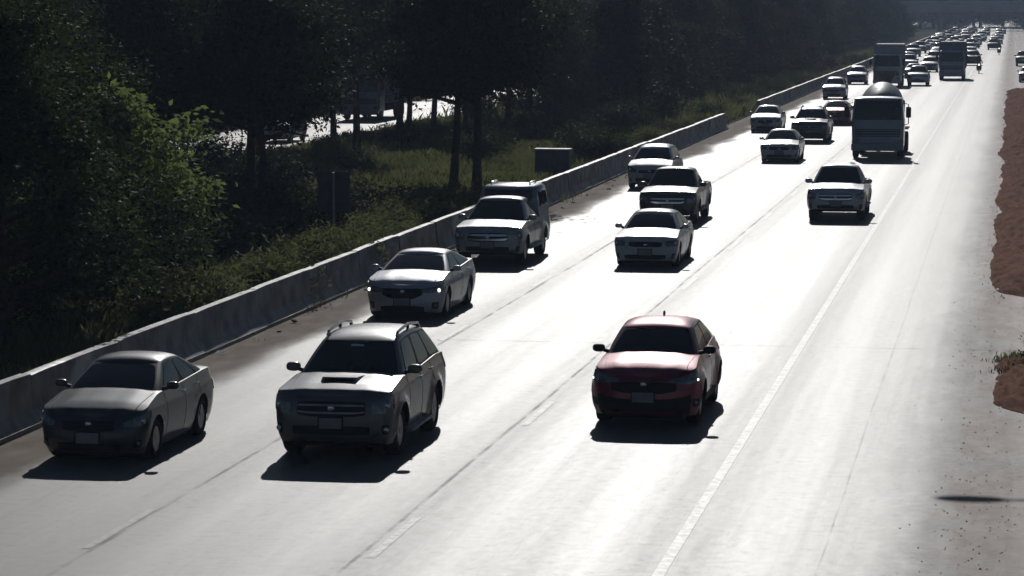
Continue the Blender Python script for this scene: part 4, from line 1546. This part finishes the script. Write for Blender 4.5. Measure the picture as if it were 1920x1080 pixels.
def tree(kind, x, y, label, group, s=1.0, rz=None, name='leafy_tree'):
    r = empty(name, (x, y, -.06), rz if rz is not None else random.uniform(0, 6.28))
    r.scale = (s, s, s * random.uniform(.94, 1.06))
    tag(r, label, 'tree', group)
    tm, cm = TREES[kind]
    obj('trunk', tm, None, r)
    obj('crown', cm, None, r)
    return r


G1 = 'trees in the strip between the main road and the side road'
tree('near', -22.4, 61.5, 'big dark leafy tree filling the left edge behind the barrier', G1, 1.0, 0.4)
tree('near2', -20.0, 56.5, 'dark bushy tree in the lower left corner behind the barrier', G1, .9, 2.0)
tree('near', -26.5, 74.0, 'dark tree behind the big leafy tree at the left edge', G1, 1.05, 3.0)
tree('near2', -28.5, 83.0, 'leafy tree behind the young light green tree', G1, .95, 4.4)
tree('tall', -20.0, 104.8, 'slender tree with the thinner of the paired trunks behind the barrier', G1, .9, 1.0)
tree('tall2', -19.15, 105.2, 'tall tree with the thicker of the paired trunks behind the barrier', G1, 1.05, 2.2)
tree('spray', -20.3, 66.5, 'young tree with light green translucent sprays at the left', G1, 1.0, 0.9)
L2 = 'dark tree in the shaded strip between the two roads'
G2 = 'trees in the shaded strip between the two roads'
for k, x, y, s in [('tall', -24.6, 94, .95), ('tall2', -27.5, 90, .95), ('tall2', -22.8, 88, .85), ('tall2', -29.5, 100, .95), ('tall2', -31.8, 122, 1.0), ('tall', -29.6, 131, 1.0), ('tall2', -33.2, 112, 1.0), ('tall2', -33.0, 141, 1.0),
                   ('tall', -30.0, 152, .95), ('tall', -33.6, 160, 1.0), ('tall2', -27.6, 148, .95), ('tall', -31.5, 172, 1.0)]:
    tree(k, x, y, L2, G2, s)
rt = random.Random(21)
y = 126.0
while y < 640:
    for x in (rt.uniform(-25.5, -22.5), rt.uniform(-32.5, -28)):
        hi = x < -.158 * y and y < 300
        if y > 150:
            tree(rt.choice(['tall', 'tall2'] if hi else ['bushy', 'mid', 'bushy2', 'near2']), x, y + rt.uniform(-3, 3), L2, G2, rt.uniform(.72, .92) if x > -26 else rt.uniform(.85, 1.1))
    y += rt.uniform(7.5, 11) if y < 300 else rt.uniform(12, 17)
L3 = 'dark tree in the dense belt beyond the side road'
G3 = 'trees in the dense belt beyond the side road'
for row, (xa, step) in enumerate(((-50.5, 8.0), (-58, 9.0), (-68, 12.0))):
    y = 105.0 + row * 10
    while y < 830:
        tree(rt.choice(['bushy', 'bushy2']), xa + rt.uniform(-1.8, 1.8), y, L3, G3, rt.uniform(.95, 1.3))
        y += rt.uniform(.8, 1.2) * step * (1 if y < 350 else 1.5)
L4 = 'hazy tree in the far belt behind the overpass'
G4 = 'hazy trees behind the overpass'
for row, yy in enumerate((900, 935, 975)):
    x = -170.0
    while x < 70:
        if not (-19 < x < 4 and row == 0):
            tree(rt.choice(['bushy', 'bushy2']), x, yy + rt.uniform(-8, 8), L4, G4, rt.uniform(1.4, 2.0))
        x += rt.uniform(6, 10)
L5 = 'hazy tree on the far right bank before the overpass'
for i in range(14):
    tree(rt.choice(['bushy', 'bushy2']), rt.uniform(12, 18), 420 + i * 28, L5, 'hazy trees on the far right bank', rt.uniform(.9, 1.2))


# ------------------------------------------------------------------ shrubs and weeds
def shrub_mesh(seed, r, h, n, size, mat):
    rs = np.random.RandomState(seed)
    cs = [np.array([rs.normal() * r * .5, rs.normal() * r * .5, h * rs.uniform(.2, .85)]) for _ in range(26)]
    V, F = leaf_cloud(cs, [r * .38] * 26, [n // 26] * 26, size, rs, -.15, .35)
    st = MB()
    for c in cs[:12]:
        st.tube([(c[0] * .15, c[1] * .15, -.05), (c[0] * .6, c[1] * .6, c[2] * .6), tuple(c)], [.022, .015, .006], 4, False)
    tm = st.mesh('stem', True, 60, False)
    tm.materials.append(M_BARK)
    return tm, np_mesh('foliage', V, F, mat)


SHR = [shrub_mesh(31, .9, 1.2, 3200, .13, GRASS_M), shrub_mesh(32, 1.1, 1.6, 3600, .15, LEAF_A), shrub_mesh(33, 1.3, 2.0, 4200, .16, LEAF_B)]


def shrub(i, x, y, s, label, group):
    r = empty('roadside_shrub', (x, y, -.06), random.uniform(0, 6.28))
    r.scale = (s, s, s)
    tag(r, label, 'shrub', group)
    obj('stem', SHR[i][0], None, r)
    obj('foliage', SHR[i][1], None, r)


rs_ = random.Random(5)
for i in range(34):
    y = 60 + i * 1.15 + rs_.uniform(-.5, .5)
    shrub(0, rs_.uniform(-18.6, -17.0), y, rs_.uniform(.7, 1.15), 'low sunlit weedy bush close behind the near barrier', 'weedy bushes close behind the near barrier')
for i in range(60):
    y = 76 + i * 4.2 + rs_.uniform(-2, 2)
    x = rs_.uniform(-34.5, -18.2)
    if -22.5 < x and 86 < y < 113:
        x -= 6
    shrub(rs_.choice([0, 1, 1, 2]), x, y, rs_.uniform(.6, 1.15), 'leafy bush in the undergrowth between the two roads',
          'bushes in the undergrowth between the two roads')
for i in range(34):
    y = 130 + i * 6.5
    shrub(rs_.choice([0, 1]), rs_.uniform(-19.0, -17.2), y, rs_.uniform(.6, 1.0), 'grassy bush along the back of the barrier farther up', 'grassy bushes along the back of the barrier farther up')
for x, y, s, k in ((-22.0, 80, 1.0, 2), (-23.5, 83, 1.15, 2), (-25.2, 86, 1.2, 2), (-24.0, 79, 1.1, 1), (-26.5, 90, 1.2, 2), (-22.6, 86, .95, 2), (-27.8, 95, 1.1, 2), (-21.2, 76, 1.0, 2),
                   (-29.5, 101, 1.1, 2), (-20.9, 72, .9, 1), (-20.4, 86.5, .9, 2), (-19.9, 90.0, .85, 2)):
    shrub(k, x, y, s, 'tall dark bush in the shade behind the road sign', 'tall dark bushes behind the road sign')
shrub(2, .75, 57.6, .33, 'small dark green bush on the nearer red soil bank', None)

# grass blades: one mass that nobody could count
def grass(name, n, fx, fy, hmin, hmax, label, seed, mat=None):
    rs = np.random.RandomState(seed)
    x, y = fx(rs, n), fy(rs, n)
    x = np.where(rs.rand(n) < .5, x, x + .3 * np.sin(y * 3.1))
    a = rs.uniform(0, 2 * PI, n)
    h = rs.uniform(hmin, hmax, n) * (1 + .5 * np.sin(x * .9) * np.sin(y * .35))
    w = h * .022 + .006
    lean = rs.uniform(.1, .7, n) * h
    dx, dy = np.cos(a), np.sin(a)
    b = rs.uniform(0, 2 * PI, n)
    lx, ly = np.cos(b) * lean, np.sin(b) * lean
    z0 = np.full(n, -.07)
    v0 = np.stack([x - dx * w, y - dy * w, z0], 1)
    v1 = np.stack([x + dx * w, y + dy * w, z0], 1)
    v2 = np.stack([x + lx * .45 + dx * w * .8, y + ly * .45 + dy * w * .8, h * .65], 1)
    v3 = np.stack([x + lx, y + ly, h], 1)
    V = np.stack([v0, v1, v2, v3], 1).reshape(-1, 3)
    o = obj(name, np_mesh(name, V, np.arange(4 * n).reshape(-1, 4), mat or GRASS_M))
    tag(o, label, 'grass', None, 'stuff')


grass('grass', 150000, lambda r, n: -17.0 - 18.0 * r.rand(n) ** 1.25, lambda r, n: 46 + 130 * r.rand(n) ** 1.2, .12, .42, 'rough grass on the strip between the two roads', 1)
grass('far_grass', 50000, lambda r, n: -17.0 - 18.0 * r.rand(n) ** 1.5, lambda r, n: 170 + 330 * r.rand(n), .35, .9, 'tall grass farther along the strip between the roads', 2)
grass('soil_bank_grass', 900, lambda r, n: .0 + .9 * r.rand(n), lambda r, n: 56.8 + 2.0 * r.rand(n), .05, .18, 'short grass tufts on the nearer red soil bank', 4)
grass('kerb_weeds', 260, lambda r, n: -15.84 + .12 * r.randn(n), lambda r, n: np.repeat(58 + 60 * r.rand(26), 10)[:n] + .18 * r.randn(n), .06, .22, 'sparse weeds at the foot of the barrier', 6)

grass('soil_edge_weeds', 2600, lambda r, n: -.16 + .13 * r.randn(n), lambda r, n: np.repeat(70 + 175 * r.rand(130), 20)[:n] + .9 * r.randn(n), .02, .08,
      'dry dusty weeds along the edge of the long red soil bank', 8, leaf_mat('dry_weeds', (0.07, 0.06, 0.035), (0.12, 0.09, 0.06), .3, 2.0))
grass('soil_end_weeds', 900, lambda r, n: .20 + .22 * r.randn(n), lambda r, n: np.repeat(56.6 + 3.0 * r.rand(45), 20)[:n] + .2 * r.randn(n), .02, .10,
      'dark weeds at the far end of the nearer red soil bank', 10, LEAF_A)

# ------------------------------------------------------------------ haze
hz = MB().box((-40, 440, 12), (420, 1080, 26.5)).build('haze', None, None, False)
tag(hz, 'thin bluish haze over the whole road', 'haze', None, 'stuff')
hm = bpy.data.materials.new('haze_air')
hm.use_nodes = True
hn = hm.node_tree
for n in list(hn.nodes):
    if n.type != 'OUTPUT_MATERIAL':
        hn.nodes.remove(n)
pv = hn.nodes.new('ShaderNodeVolumePrincipled')
pv.inputs['Color'].default_value = (0.56, 0.68, 0.90, 1)
pv.inputs['Density'].default_value = 0.00062
pv.inputs['Anisotropy'].default_value = 0.0
hn.links.new(pv.outputs[0], hn.nodes['Material Output'].inputs['Volume'])
hz.data.materials.append(hm)
